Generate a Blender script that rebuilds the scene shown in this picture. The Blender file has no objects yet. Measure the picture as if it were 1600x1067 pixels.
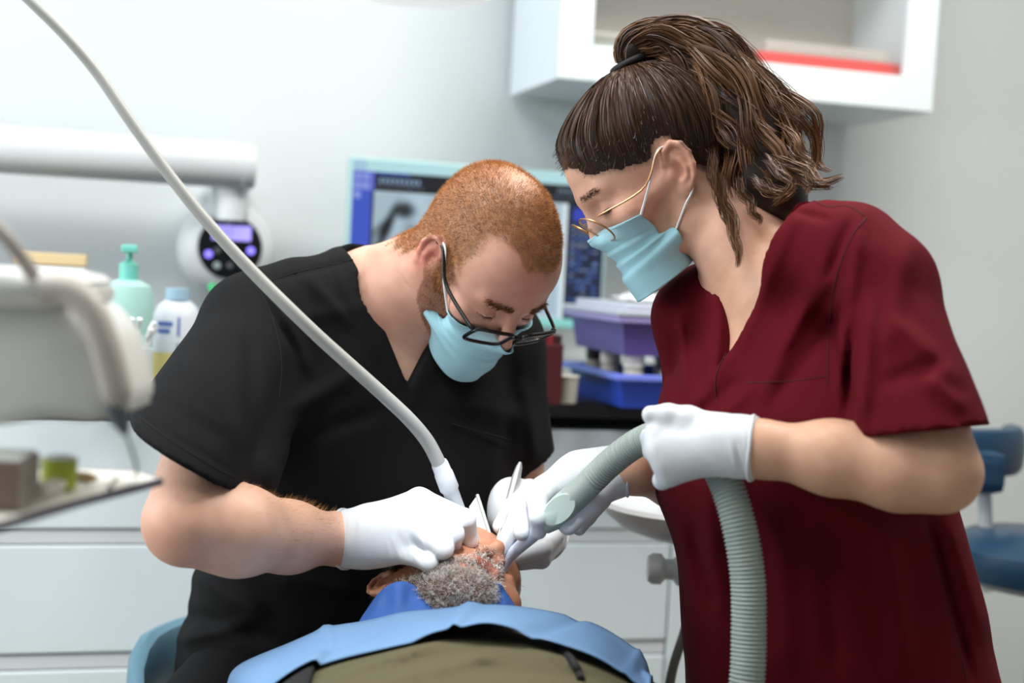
import bpy, bmesh, math, random
import numpy as np
from mathutils import Vector, Matrix
random.seed(7); RNG = np.random.default_rng(7)
SC = bpy.context.scene
COL = SC.collection
# ------------------------------------------------------------------ camera
FPX = 1600 * 50 / 36.0
CAMZ = 1.18
PITCH = math.atan(113.5 / FPX)
ROLL = math.radians(3.0)
_F = np.array([0, math.cos(PITCH), -math.sin(PITCH)])
_Z = np.array([0, math.sin(PITCH), math.cos(PITCH)])
_X = np.array([1.0, 0, 0])
CR = math.cos(ROLL) * _X + math.sin(ROLL) * _Z
CU = -math.sin(ROLL) * _X + math.cos(ROLL) * _Z
CAM = np.array([0, 0, CAMZ])
cam_data = bpy.data.cameras.new('camera')
cam_data.lens = 50; cam_data.sensor_width = 36; cam_data.clip_start = 0.05; cam_data.clip_end = 60
cam_data.dof.use_dof = True; cam_data.dof.focus_distance = 1.60; cam_data.dof.aperture_fstop = 2.6
cam = bpy.data.objects.new('camera', cam_data); COL.objects.link(cam)
cam.matrix_world = Matrix(((CR[0], CU[0], -_F[0], CAM[0]), (CR[1], CU[1], -_F[1], CAM[1]), (CR[2], CU[2], -_F[2], CAM[2]), (0, 0, 0, 1)))
SC.camera = cam
# ------------------------------------------------------------------ light
world = bpy.data.worlds.new('world'); SC.world = world; world.use_nodes = True
world.node_tree.nodes['Background'].inputs[0].default_value = (0.88, 0.93, 1.0, 1)
world.node_tree.nodes['Background'].inputs[1].default_value = 0.31
def area_light(name, loc, target, sx, sy, power, col):
    l = bpy.data.lights.new(name, 'AREA'); l.shape = 'RECTANGLE'; l.size = sx; l.size_y = sy; l.energy = power; l.color = col
    o = bpy.data.objects.new(name, l); COL.objects.link(o); o.location = loc
    o.rotation_euler = (Vector(target) - Vector(loc)).to_track_quat('-Z', 'Y').to_euler()
    return o
area_light('ceiling_panel_light', (-0.75, 1.25, 2.62), (-0.75, 1.25, 0), 1.2, 0.6, 29, (0.98, 0.985, 1.0))
area_light('ceiling_panel_light', (0.75, 1.85, 2.62), (0.75, 1.85, 0), 0.9, 0.6, 40, (1.0, 0.95, 0.87))
area_light('ceiling_panel_light', (-0.5, 0.1, 2.62), (-0.5, 0.1, 0), 1.2, 0.6, 7, (1.0, 0.96, 0.9))
area_light('window_daylight', (-2.03, 1.12, 1.62), (0, 1.70, 1.45), 1.3, 1.2, 28, (0.90, 0.95, 1.0))
sp = bpy.data.lights.new('operating_lamp_beam', 'SPOT'); sp.energy = 72; sp.spot_size = math.radians(14); sp.spot_blend = 0.55; sp.shadow_soft_size = 0.07; sp.color = (0.95, 0.97, 1.0)
spo = bpy.data.objects.new('operating_lamp_beam', sp); COL.objects.link(spo)
spo.location = (-0.04, 1.02, 1.70)
spo.rotation_euler = (Vector((-0.045, 1.62, 0.885)) - Vector(spo.location)).to_track_quat('-Z', 'Y').to_euler()
SC.view_settings.view_transform = 'Standard'; SC.view_settings.look = 'None'
SC.view_settings.gamma = 1.0; SC.view_settings.use_curve_mapping = False
SC.view_settings.exposure = 0.0

# ------------------------------------------------------------------ pixel helpers
def P(px, py, d):
    return CAM + d * (_F + (px - 800) / FPX * CR + (533.5 - py) / FPX * CU)
def PL(pts): return [P(*p) for p in pts]
def proj(Q):
    v = Q - CAM
    d = v @ _F
    return 800 + (v @ CR) / d * FPX, 533.5 - (v @ CU) / d * FPX, d
WA = math.radians(16.0); WD = 2.95
WU = np.array([math.cos(WA), math.sin(WA), 0]); WN = np.array([math.sin(WA), -math.cos(WA), 0])
WO = np.array([0, WD, 0.0])
def W(px, py, out=0.0):
    """point where the pixel's ray meets the plane lying `out` in front of the back wall -> (u, z)"""
    r = _F + (px - 800) / FPX * CR + (533.5 - py) / FPX * CU
    t = ((WO + WN * out - CAM) @ WN) / (r @ WN)
    p = CAM + t * r
    return float((p - WO) @ WU), float(p[2])
def wp(u, out, z): return WO + WU * u + WN * out + np.array([0, 0, z])
def G(px, py, z):
    """point where the pixel's ray meets the horizontal plane at height z"""
    r = _F + (px - 800) / FPX * CR + (533.5 - py) / FPX * CU
    return CAM + r * ((z - CAMZ) / r[2])
def nrm(v):
    v = np.asarray(v, float); return v / np.linalg.norm(v)
# ------------------------------------------------------------------ objects
def tag(o, label=None, cat=None, group=None, kind=None):
    if label: o['label'] = label
    if cat: o['category'] = cat
    if group: o['group'] = group
    if kind: o['kind'] = kind
    return o
def empty(name, loc=(0, 0, 0), rz=0.0):
    o = bpy.data.objects.new(name, None); COL.objects.link(o)
    o.location = [float(c) for c in loc]; o.rotation_euler = (0, 0, rz); o.empty_display_size = 0.05
    return o
def link(name, me, mat, parent=None, world=True):
    """link a mesh; with a parent and world=True the mesh holds world coordinates, which are moved to the parent's frame"""
    o = bpy.data.objects.new(name, me); COL.objects.link(o)
    if mat is not None and not me.materials:
        me.materials.append(mat)
    if parent is not None:
        o.parent = parent
        if world:
            o.matrix_parent_inverse = world_matrix(parent).inverted()
    return o
def world_matrix(o):
    m = Matrix.Translation(o.location) @ o.rotation_euler.to_matrix().to_4x4()
    return m if o.parent is None else world_matrix(o.parent) @ o.matrix_parent_inverse @ m
def npmesh(name, V, Fq, smooth=True):
    """V (n,3) floats, Fq list/array of polygons (all same length, or list of tuples)"""
    me = bpy.data.meshes.new(name)
    if isinstance(Fq, np.ndarray):
        n, k = Fq.shape
        me.vertices.add(len(V)); me.vertices.foreach_set('co', np.asarray(V, np.float32).ravel())
        me.loops.add(n * k); me.loops.foreach_set('vertex_index', Fq.astype(np.int32).ravel())
        me.polygons.add(n); me.polygons.foreach_set('loop_start', np.arange(0, n * k, k, dtype=np.int32))
        me.polygons.foreach_set('loop_total', np.full(n, k, np.int32))
        me.update(calc_edges=True); me.validate()
    else:
        me.from_pydata([tuple(map(float, v)) for v in V], [], [tuple(int(i) for i in f) for f in Fq]); me.update()
    if smooth:
        me.polygons.foreach_set('use_smooth', np.ones(len(me.polygons), bool))
    return me
class MB:
    """collects plain shapes in one frame"""
    def __init__(s): s.V = []; s.F = []; s.S = []
    def add(s, V, F, smooth=False):
        n = len(s.V); s.V += [tuple(map(float, v)) for v in V]; s.F += [tuple(i + n for i in f) for f in F]; s.S += [smooth] * len(F); return s
    def box(s, c, h, bev=0.0, rot=None):
        bm = bmesh.new(); bmesh.ops.create_cube(bm, size=2)
        for v in bm.verts: v.co = Vector((v.co.x * h[0], v.co.y * h[1], v.co.z * h[2]))
        if bev > 0: bmesh.ops.bevel(bm, geom=bm.edges[:], offset=bev, segments=2, profile=0.6, affect='EDGES')
        bm.verts.index_update()
        M = rot if rot is not None else Matrix.Identity(3)
        s.add([Vector(c) + M @ v.co for v in bm.verts], [[v.index for v in f.verts] for f in bm.faces], False); bm.free(); return s
    def frustum(s, c, h0, h1, zh):
        """open-topped box look: lower half sizes h0, upper h1, from z=c.z to c.z+zh"""
        V = []
        for (hx, hy), z in ((h0, 0), (h1, zh)):
            V += [(c[0] - hx, c[1] - hy, c[2] + z), (c[0] + hx, c[1] - hy, c[2] + z), (c[0] + hx, c[1] + hy, c[2] + z), (c[0] - hx, c[1] + hy, c[2] + z)]
        s.add(V, [(3, 2, 1, 0), (4, 5, 6, 7), (0, 1, 5, 4), (1, 2, 6, 5), (2, 3, 7, 6), (3, 0, 4, 7)]); return s
    def lathe(s, prof, c=(0, 0, 0), n=32, axis=None, sx=1.0, sy=1.0):
        """profile [(r,z)...] about z (or given 3x3 axis matrix)"""
        V = []; F = []
        M = axis if axis is not None else Matrix.Identity(3)
        for r, z in prof:
            for i in range(n):
                a = 2 * math.pi * i / n
                V.append(Vector(c) + M @ Vector((r * math.cos(a) * sx, r * math.sin(a) * sy, z)))
        for j in range(len(prof) - 1):
            for i in range(n):
                i2 = (i + 1) % n
                F.append((j * n + i, j * n + i2, (j + 1) * n + i2, (j + 1) * n + i))
        if prof[0][0] > 1e-6: F.append(tuple(range(n - 1, -1, -1)))
        if prof[-1][0] > 1e-6: F.append(tuple((len(prof) - 1) * n + i for i in range(n)))
        s.add(V, F, True); return s
    def tube(s, pts, r, n=12, caps=True, flat=1.0, up=None):
        """swept tube through pts, r number or list"""
        pts = [np.asarray(p, float) for p in pts]; m = len(pts)
        rr = [r] * m if np.isscalar(r) else list(r)
        T = [nrm(pts[min(i + 1, m - 1)] - pts[max(i - 1, 0)]) for i in range(m)]
        u = np.array(up, float) if up is not None else (np.array([0, 0, 1.0]) if abs(T[0][2]) < 0.9 else np.array([1.0, 0, 0]))
        V = []; F = []
        for i in range(m):
            b = nrm(np.cross(T[i], u)); a = np.cross(b, T[i]); u = a
            for k in range(n):
                t = 2 * math.pi * k / n
                V.append(pts[i] + rr[i] * (math.cos(t) * a * flat + math.sin(t) * b))
        for i in range(m - 1):
            for k in range(n):
                k2 = (k + 1) % n
                F.append((i * n + k, i * n + k2, (i + 1) * n + k2, (i + 1) * n + k))
        if caps:
            F.append(tuple(range(n - 1, -1, -1))); F.append(tuple((m - 1) * n + k for k in range(n)))
        s.add(V, F, True); return s
    def build(s, name, mat, parent=None, world=False, kind=None):
        me = bpy.data.meshes.new(name); me.from_pydata(s.V, [], s.F); me.update()
        bm = bmesh.new(); bm.from_mesh(me); bmesh.ops.recalc_face_normals(bm, faces=bm.faces[:]); bm.to_mesh(me); bm.free()
        me.polygons.foreach_set('use_smooth', np.array(s.S, bool))
        if any(s.S):
            try: me.set_sharp_from_angle(angle=math.radians(40))
            except Exception: pass
        o = link(name, me, mat, parent, world)
        if kind: o['kind'] = kind
        return o
def spline(pts, n=60):
    """Catmull-Rom through pts"""
    p = np.array([np.asarray(q, float) for q in pts]); m = len(p)
    p = np.vstack([2 * p[0] - p[1], p, 2 * p[-1] - p[-2]])
    out = []
    for t in np.linspace(0, m - 1 - 1e-9, n):
        i = int(t); f = t - i; a, b, c, d = p[i], p[i + 1], p[i + 2], p[i + 3]
        out.append(0.5 * (2 * b + (c - a) * f + (2 * a - 5 * b + 4 * c - d) * f * f + (3 * b - a - 3 * c + d) * f ** 3))
    return out
# ------------------------------------------------------------------ materials
def mat(name, col, rough=0.5, metal=0.0, noise=0.0, nscale=40.0, bump=0.0, bscale=200.0, spec=0.5, emis=None, estr=0.0, trans=0.0, alpha=1.0, sss=0.0, ior=1.45, coat=0.0, sheen=0.0, attr=None):
    m = bpy.data.materials.new(name); m.use_nodes = True; nt = m.node_tree; b = nt.nodes['Principled BSDF']
    c4 = (*col, 1)
    b.inputs['Base Color'].default_value = c4; b.inputs['Roughness'].default_value = rough; b.inputs['Metallic'].default_value = metal
    b.inputs['Specular IOR Level'].default_value = spec; b.inputs['IOR'].default_value = ior
    b.inputs['Transmission Weight'].default_value = trans; b.inputs['Alpha'].default_value = alpha
    b.inputs['Coat Weight'].default_value = coat; b.inputs['Sheen Weight'].default_value = sheen
    if sss > 0:
        b.inputs['Subsurface Weight'].default_value = sss; b.inputs['Subsurface Radius'].default_value = (1.0, 0.35, 0.2); b.inputs['Subsurface Scale'].default_value = 0.006
    tc = nt.nodes.new('ShaderNodeTexCoord')
    if noise > 0:
        n = nt.nodes.new('ShaderNodeTexNoise'); n.inputs['Scale'].default_value = nscale; n.inputs['Detail'].default_value = 4
        nt.links.new(tc.outputs['Object'], n.inputs['Vector'])
        mx = nt.nodes.new('ShaderNodeMix'); mx.data_type = 'RGBA'
        mx.inputs[6].default_value = tuple(min(1, x * (1 - noise)) for x in col) + (1,); mx.inputs[7].default_value = tuple(min(1, x * (1 + noise)) for x in col) + (1,)
        nt.links.new(n.outputs[0], mx.inputs[0]); nt.links.new(mx.outputs[2], b.inputs['Base Color'])
    if attr:
        a = nt.nodes.new('ShaderNodeAttribute'); a.attribute_name = attr
        nt.links.new(a.outputs['Color'], b.inputs['Base Color'])
    if bump > 0:
        n2 = nt.nodes.new('ShaderNodeTexNoise'); n2.inputs['Scale'].default_value = bscale; n2.inputs['Detail'].default_value = 3
        nt.links.new(tc.outputs['Object'], n2.inputs['Vector'])
        bp = nt.nodes.new('ShaderNodeBump'); bp.inputs['Strength'].default_value = bump; bp.inputs['Distance'].default_value = 0.002
        nt.links.new(n2.outputs[0], bp.inputs['Height']); nt.links.new(bp.outputs[0], b.inputs['Normal'])
    if emis is not None:
        b.inputs['Emission Color'].default_value = (*emis, 1); b.inputs['Emission Strength'].default_value = estr
    return m
def lin(r, g, b):
    f = lambda c: ((c / 255) / 12.92 if c / 255 <= 0.04045 else ((c / 255 + 0.055) / 1.055) ** 2.4)
    return (f(r), f(g), f(b))
# ------------------------------------------------------------------ implicit surfaces
def smin(a, b, k):
    h = np.maximum(k - np.abs(a - b), 0) / k
    return np.minimum(a, b) - h * h * k * 0.25
def smax(a, b, k): return -smin(-a, -b, k)
def sstep(x, a, b):
    t = np.clip((x - a) / (b - a), 0, 1); return t * t * (3 - 2 * t)
def sph(Q, c, r): return np.linalg.norm(Q - np.asarray(c, np.float32), axis=1) - r
def ell(Q, c, r, R=None):
    q = Q - np.asarray(c, np.float32)
    if R is not None: q = q @ np.asarray(R, np.float32)
    r = np.asarray(r, np.float32)
    k0 = np.linalg.norm(q / r, axis=1); k1 = np.linalg.norm(q / (r * r), axis=1) + 1e-9
    return k0 * (k0 - 1) / k1
def rcone(Q, a, b, r1, r2):
    a = np.asarray(a, np.float32); b = np.asarray(b, np.float32); ab = b - a
    t = np.clip(((Q - a) @ ab) / float(ab @ ab), 0, 1)
    return np.linalg.norm(Q - a - t[:, None] * ab, axis=1) - (r1 + (r2 - r1) * t)
def chain(Q, pts, rs, k=0.01):
    d = None
    for i in range(len(pts) - 1):
        e = rcone(Q, pts[i], pts[i + 1], rs[i], rs[i + 1])
        d = e if d is None else smin(d, e, k)
    return d
def rbox(Q, c, h, r, R=None):
    q = Q - np.asarray(c, np.float32)
    if R is not None: q = q @ np.asarray(R, np.float32)
    q = np.abs(q) - (np.asarray(h, np.float32) - r)
    return np.linalg.norm(np.maximum(q, 0), axis=1) + np.minimum(q.max(axis=1), 0) - r
def loft(Q, o, R, secs, n=2.4):
    """elliptic sections (h, cx, cy, a, b) along R[:,2] from origin o; x = R[:,0], y = R[:,1]"""
    q = (Q - np.asarray(o, np.float32)) @ np.asarray(R, np.float32)
    S = np.array(secs, np.float32); h = S[:, 0]; z = q[:, 2]
    hh = np.linspace(h[0], h[-1], 80)
    def cub(col):
        # smooth (monotone-ish) resampling of the section table
        m = np.gradient(S[:, col], h)
        i = np.clip(np.searchsorted(h, hh) - 1, 0, len(h) - 2); w = h[i + 1] - h[i]; t = (hh - h[i]) / w
        y0, y1 = S[i, col], S[i + 1, col]; m0, m1 = m[i] * w, m[i + 1] * w
        v = (2 * t ** 3 - 3 * t ** 2 + 1) * y0 + (t ** 3 - 2 * t ** 2 + t) * m0 + (-2 * t ** 3 + 3 * t ** 2) * y1 + (t ** 3 - t ** 2) * m1
        return np.interp(z, hh, v)
    cx, cy, a, b = cub(1), cub(2), cub(3), cub(4)
    x = np.abs(q[:, 0] - cx) / a; y = np.abs(q[:, 1] - cy) / b
    r = (x ** n + y ** n) ** (1 / n)
    d = (r - 1) * np.minimum(a, b)
    cap = np.maximum(z - h[-1], h[0] - z)
    return smax(d, cap, 0.02)
def region(Q, c, r, d, fn, k):
    """blend fn into d only near c"""
    m = np.linalg.norm(Q - np.asarray(c, np.float32), axis=1) < r
    if m.any():
        d = d.copy(); e = fn(Q[m]); d[m] = smin(d[m], e, k)
    return d
def frame(x=None, y=None, z=None):
    """orthonormal columns; the first two given are kept in order of trust z, then y/x"""
    z = nrm(z)
    if x is not None:
        x = nrm(np.asarray(x, float) - z * (np.asarray(x, float) @ z)); y = np.cross(z, x)
    else:
        y = nrm(np.asarray(y, float) - z * (np.asarray(y, float) @ z)); x = np.cross(y, z)
    return np.stack([x, y, z], axis=1)
def axis(lo, hi, step, fine=()):
    """grid line positions with finer steps inside the (lo, hi, step) intervals of fine"""
    out = [lo]
    while out[-1] < hi:
        s = step
        for a, b, st in fine:
            if a - 0.01 <= out[-1] <= b + 0.01: s = min(s, st)
        out.append(out[-1] + s)
    return np.array(out, np.float32)
def chunks(fn, Q, n=150000):
    return np.concatenate([fn(Q[i:i + n]) for i in range(0, len(Q), n)]) if len(Q) else np.zeros(0, np.float32)
def mesh_sdf(fn, xs, ys, zs, B=6, newton=2, margin=0.012):
    def pad(a):
        m = (len(a) - 1) % B
        if m: a = np.concatenate([a, a[-1] + (a[-1] - a[-2]) * np.arange(1, B - m + 1)])
        return a.astype(np.float32)
    xs, ys, zs = pad(xs), pad(ys), pad(zs); nx, ny, nz = len(xs), len(ys), len(zs)
    def cen(a): return (a[:-1:B] + a[B::B]) / 2, (a[B::B] - a[:-1:B]) / 2
    (cx, hx), (cy, hy), (cz, hz) = cen(xs), cen(ys), cen(zs)
    C = np.stack(np.meshgrid(cx, cy, cz, indexing='ij'), -1).reshape(-1, 3)
    H = np.sqrt(hx[:, None, None] ** 2 + hy[None, :, None] ** 2 + hz[None, None, :] ** 2)
    dc = chunks(fn, C).reshape(H.shape); act = np.abs(dc) < H + margin
    bi = np.minimum(np.arange(nx) // B, len(cx) - 1); bj = np.minimum(np.arange(ny) // B, len(cy) - 1); bk = np.minimum(np.arange(nz) // B, len(cz) - 1)
    vol = dc[np.ix_(bi, bj, bk)].astype(np.float32); I = np.nonzero(act[np.ix_(bi, bj, bk)])
    vol[I] = chunks(fn, np.stack([xs[I[0]], ys[I[1]], zs[I[2]]], 1))
    s = vol < 0
    c8 = [(a, b, c) for a in (0, 1) for b in (0, 1) for c in (0, 1)]
    sl = lambda A, o: A[o[0]:nx - 1 + o[0], o[1]:ny - 1 + o[1], o[2]:nz - 1 + o[2]]
    anyv = sl(s, c8[0]).copy(); allv = anyv.copy()
    for o in c8[1:]:
        t = sl(s, o); anyv |= t; allv &= t
    ci = np.nonzero(anyv & ~allv); nv = len(ci[0])
    num = np.full((nx - 1, ny - 1, nz - 1), -1, np.int32); num[ci] = np.arange(nv)
    cv = {o: vol[ci[0] + o[0], ci[1] + o[1], ci[2] + o[2]] for o in c8}
    acc = np.zeros((nv, 3), np.float32); cnt = np.zeros(nv, np.float32)
    for o in c8:
        for ax in range(3):
            if o[ax] == 0:
                p = list(o); p[ax] = 1; a = cv[o]; b = cv[tuple(p)]
                m = (a < 0) != (b < 0); t = np.where(m, a / np.where(m, a - b, 1), 0)
                q = np.tile(np.array(o, np.float32), (nv, 1)); q[:, ax] = t
                acc += q * m[:, None]; cnt += m
    acc /= cnt[:, None]
    V = np.stack([a[i] + acc[:, j] * (a[i + 1] - a[i]) for j, (a, i) in enumerate(zip((xs, ys, zs), ci))], 1)
    Fs = []
    e = np.nonzero(s[:-1, 1:-1, 1:-1] != s[1:, 1:-1, 1:-1]); i, j, k = e[0], e[1] + 1, e[2] + 1
    q = np.stack([num[i, j - 1, k - 1], num[i, j, k - 1], num[i, j, k], num[i, j - 1, k]], 1); fl = ~s[i, j, k]; q[fl] = q[fl][:, ::-1]; Fs.append(q)
    e = np.nonzero(s[1:-1, :-1, 1:-1] != s[1:-1, 1:, 1:-1]); i, j, k = e[0] + 1, e[1], e[2] + 1
    q = np.stack([num[i - 1, j, k - 1], num[i - 1, j, k], num[i, j, k], num[i, j, k - 1]], 1); fl = ~s[i, j, k]; q[fl] = q[fl][:, ::-1]; Fs.append(q)
    e = np.nonzero(s[1:-1, 1:-1, :-1] != s[1:-1, 1:-1, 1:]); i, j, k = e[0] + 1, e[1] + 1, e[2]
    q = np.stack([num[i - 1, j - 1, k], num[i, j - 1, k], num[i, j, k], num[i - 1, j, k]], 1); fl = ~s[i, j, k]; q[fl] = q[fl][:, ::-1]; Fs.append(q)
    Fq = np.concatenate(Fs); Fq = Fq[(Fq >= 0).all(1)]
    d, g = grad(fn, V); n2 = np.maximum((g * g).sum(1), .15)[:, None]
    for it in range(newton):
        if it: d = chunks(fn, V)
        st = d[:, None] * g / n2; l = np.linalg.norm(st, axis=1, keepdims=True)
        V = V - st * np.minimum(1, .0025 / np.maximum(l, 1e-9))
    return V, Fq
def grad(fn, V, e=0.0006):
    d0 = chunks(fn, V); g = np.stack([(chunks(fn, V + np.eye(3, dtype=np.float32)[a] * e) - d0) / e for a in range(3)], 1)
    return d0, g
def raycasts(fn, pix, d0=1.15):
    """first surface points on the rays through pixels; rays that miss are dropped"""
    o = np.array([P(p[0], p[1], d0) for p in pix], np.float32); ray = np.array([nrm(P(p[0], p[1], 2.0) - CAM) for p in pix], np.float32)
    for _ in range(70):
        dd = fn(o); o = o + ray * np.clip(dd, -.01, .2)[:, None] * .8
    ok = (np.abs(fn(o)) < 1e-3) & (o[:, 1] < 2.6)
    return o[ok].astype(float)
def raycast(fn, px, py, d0=1.15): return raycasts(fn, [(px, py)], d0)[0]
def vattr(me, name, vals):
    a = me.attributes.new(name, 'FLOAT', 'POINT'); a.data.foreach_set('value', np.asarray(vals, np.float32))
def vcol(me, name, cols):
    a = me.attributes.new(name, 'FLOAT_COLOR', 'POINT'); c = np.ones((len(cols), 4), np.float32); c[:, :3] = cols; a.data.foreach_set('color', c.ravel())
def vnoise(Q, s, seed=0):
    """cheap smooth noise in -1..1"""
    r = np.random.default_rng(seed); o = np.zeros(len(Q), np.float32)
    for i in range(5):
        k = r.normal(size=3); k = k / np.linalg.norm(k) * s * (0.7 + 0.25 * i); o += np.sin(Q @ k.astype(np.float32) + r.uniform(0, 6.28)).astype(np.float32)
    return o / 3.2
def folds(Q, d, lst):
    """cloth folds: ridges (+) and valleys (-) of the garment along lines (x0,y0,x1,y1,width_px,amp_mm)"""
    m = np.abs(d) < 0.03
    if not m.any(): return d
    d = d.copy(); x, y, _ = proj(Q[m]); acc = np.zeros(m.sum(), np.float32)
    for x0, y0, x1, y1, w, a in lst:
        L = math.hypot(x1 - x0, y1 - y0); tx, ty = (x1 - x0) / L, (y1 - y0) / L
        t = (x - x0) * tx + (y - y0) * ty; s = (x - x0) * ty - (y - y0) * tx
        env = sstep(t, -0.15 * L, 0.2 * L) * (1 - sstep(t, 0.75 * L, 1.1 * L))
        acc += (a / 1000) * np.exp(-(s / w) ** 2) * env
    d[m] -= acc
    return d
# ------------------------------------------------------------------ the room
M_WALL = mat('wall_paint', lin(214, 220, 221), 0.75, noise=0.015, nscale=3, bump=0.05, bscale=300)
M_WHITE = mat('white_lacquer', lin(222, 233, 237), 0.32, noise=0.01)
M_WHITE2 = mat('white_plastic', lin(214, 219, 222), 0.42)
M_FLOOR = mat('vinyl_floor', lin(168, 160, 146), 0.5, noise=0.06, nscale=12)
M_CEIL = mat('ceiling_paint', lin(235, 236, 236), 0.85)
M_BLACKTOP = mat('black_laminate', lin(26, 25, 27), 0.35)
M_DARK = mat('dark_gap', lin(120, 132, 134), 0.7)
def struct(name, c, h, m, parent=None, rz=WA):
    mb = MB(); mb.box((0, 0, 0), h)
    o = mb.build(name, m, parent); o.location = [float(v) for v in c]; o.rotation_euler = (0, 0, rz); o['kind'] = 'structure'; return o
struct('floor', (0, 1.2, -0.05), (4.2, 4.2, 0.05), M_FLOOR)
struct('ceiling', (0, 1.2, 2.72), (4.2, 4.2, 0.05), M_CEIL)
struct('wall_back', wp(0, -0.05, 1.335), (4.2, 0.05, 1.335), M_WALL)
struct('wall_left', wp(-2.6, 1.9, 1.335), (0.05, 1.95, 1.335), M_WALL)
struct('wall_right', wp(3.0, 1.9, 1.335), (0.05, 1.95, 1.335), M_WALL)
win = empty('window_1', wp(-2.549, 1.2, 1.62), WA); win['kind'] = 'structure'
MB().box((0, .66, 0), (.02, .03, .66), .004).box((0, -.66, 0), (.02, .03, .66), .004).box((0, 0, .64), (.02, .63, .03), .004).box((0, 0, -.64), (.02, .63, .03), .004).build('window_frame', M_WHITE, win)
struct('baseboard_back', wp(2.0, 0.008, 0.05), (0.95, 0.008, 0.05), M_WHITE)

# lower drawer units along the back wall: fronts are 0.53 m out from the wall
OUT = 0.55
ZT = 0.5 * (W(150, 634, OUT)[1] + W(950, 654, OUT)[1])          # underside of the worktop
def drawer_unit(u0, u1, label, first_edges, knob=None):
    root = empty('drawer_unit', wp((u0 + u1) / 2, 0, 0), WA); w = (u1 - u0) / 2
    zb = 0.08
    MB().box((0, -OUT / 2 + 0.02, (ZT - 0.03 + zb) / 2), (w - 0.001, OUT / 2 - 0.03, (ZT - 0.03 - zb) / 2)).build('carcass', M_WHITE, root)
    MB().box((0, -OUT / 2 + 0.04, 0.04), (w - 0.002, OUT / 2 - 0.08, 0.039)).build('plinth', M_WHITE, root)
    for (za, zb_) in first_edges:
        za = min(za, ZT - .004)
        mb = MB(); zc = (za + zb_) / 2; hh = (za - zb_) / 2
        mb.box((0, -OUT + 0.009, zc), (w - 0.002, 0.0095, hh), 0.003)
        dr = mb.build('drawer_front', M_WHITE, root)
        if za < ZT - .05: MB().box((0, -OUT + 0.013, za + 0.0135), (w - 0.002, 0.010, 0.0115), 0.002).build('finger_pull', M_WHITE2, dr)
    if knob is not None:
        mb = MB(); mb.lathe([(0.0, 0.012), (0.009, 0.012), (0.011, 0.004), (0.011, 0)], (knob[0] - (u0 + u1) / 2, -OUT - 0.001, knob[1]), 20, Matrix.Rotation(math.radians(90), 3, 'X'))
        mb.build('lock', M_STEEL, root)
    tag(root, label, 'cabinet', 'white drawer units under the worktop')
M_STEEL = mat('brushed_steel', lin(150, 148, 144), 0.3, metal=0.9)
zr = [W(300, y, OUT)[1] for y in (660, 826, 852, 1016, 1043)]
zs_ = [(zr[0], zr[1]), (zr[2], zr[3]), (zr[4], zr[4] - 0.19), (zr[4] - 0.225, 0.09)]
uR = W(1047, 900, OUT)[0]; uM = W(760, 900, OUT)[0]; uL = W(420, 900, OUT)[0]
drawer_unit(uM, uR, 'white drawer unit behind the suction hose and gloved hands', zs_)
drawer_unit(uL, uM, 'white drawer unit directly behind the man in black', zs_)
drawer_unit(uL - 0.8, uL, 'white drawer unit below the pump bottle, left of the man in black', zs_)
kn = W(1098, 1010, OUT)
drawer_unit(uR, uR + 0.42, 'white cabinet unit with a small round lock, partly hidden by maroon tunic', [(zr[0], 0.09)], kn)
wt = empty('worktop', wp((uL - 0.8 + uR + 0.45) / 2, 0, ZT), WA)
hw = (uR + 0.45 - uL + 0.8) / 2
MB().box((0, -OUT / 2 - 0.005, 0.014), (hw, OUT / 2 + 0.004, 0.014), 0.002).build('worktop_slab', M_BLACKTOP, wt)
tag(wt, 'thin black worktop running along the wall over the white drawers', 'worktop')
ZW = ZT + 0.0285
struct('trim_1', wp((uL - 0.8 + uR + 0.45) / 2, 0.008, ZW + 0.022), (hw, 0.0075, 0.02), M_WHITE)

# upper wall cabinet with glazed door
co = 0.34
u0, zb = W(871, 118, co); u1, zb2 = W(1457, 180, co); zb = (zb + zb2) / 2; zt = zb + 0.72
cab = empty('wall_cabinet', wp((u0 + u1) / 2, 0.001, zb), WA); w = (u1 - u0) / 2; H = zt - zb; t = 0.018
for sx in (-1, 1): MB().box((sx * (w - t / 2), -co / 2, H / 2), (t / 2, co / 2 - 0.021, H / 2), 0.001).build('side_panel', M_WHITE, cab)
MB().box((0, -co / 2, t / 2), (w - t, co / 2 - 0.021, t / 2)).build('bottom_panel', M_WHITE, cab)
MB().box((0, -co / 2, H - t / 2), (w - t, co / 2 - 0.021, t / 2)).build('top_panel', M_WHITE, cab)
MB().box((0, -0.026, H / 2), (w - t, 0.004, H / 2 - t)).build('back_panel', mat('cabinet_back', lin(200, 196, 186), 0.6), cab)
MB().box((0, -co / 2, 0.36), (w - t, co / 2 - 0.04, 0.008)).build('shelf', M_WHITE, cab)
fr = 0.066
dr = MB().box((-w + fr / 2, -co + 0.011, H / 2), (fr / 2, 0.01, H / 2), 0.003).box((w - fr / 2, -co + 0.011, H / 2), (fr / 2, 0.01, H / 2), 0.003).box((0, -co + 0.011, fr / 2), (w - fr, 0.01, fr / 2), 0.003).box((0, -co + 0.011, H - fr / 2), (w - fr, 0.01, fr / 2), 0.003).build('door_frame', M_WHITE, cab)
M_GLASS = mat('clear_glass', (0.96, 0.98, 0.98), 0.03, alpha=0.05)
MB().box((0, -co + 0.012, H / 2), (w - fr, 0.002, H / 2 - fr)).build('door_glass', M_GLASS, dr)
tag(cab, 'white wall cabinet with glazed door above the woman in maroon', 'cabinet')
M_RED = mat('red_plastic', lin(214, 26, 14), 0.45)
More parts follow.
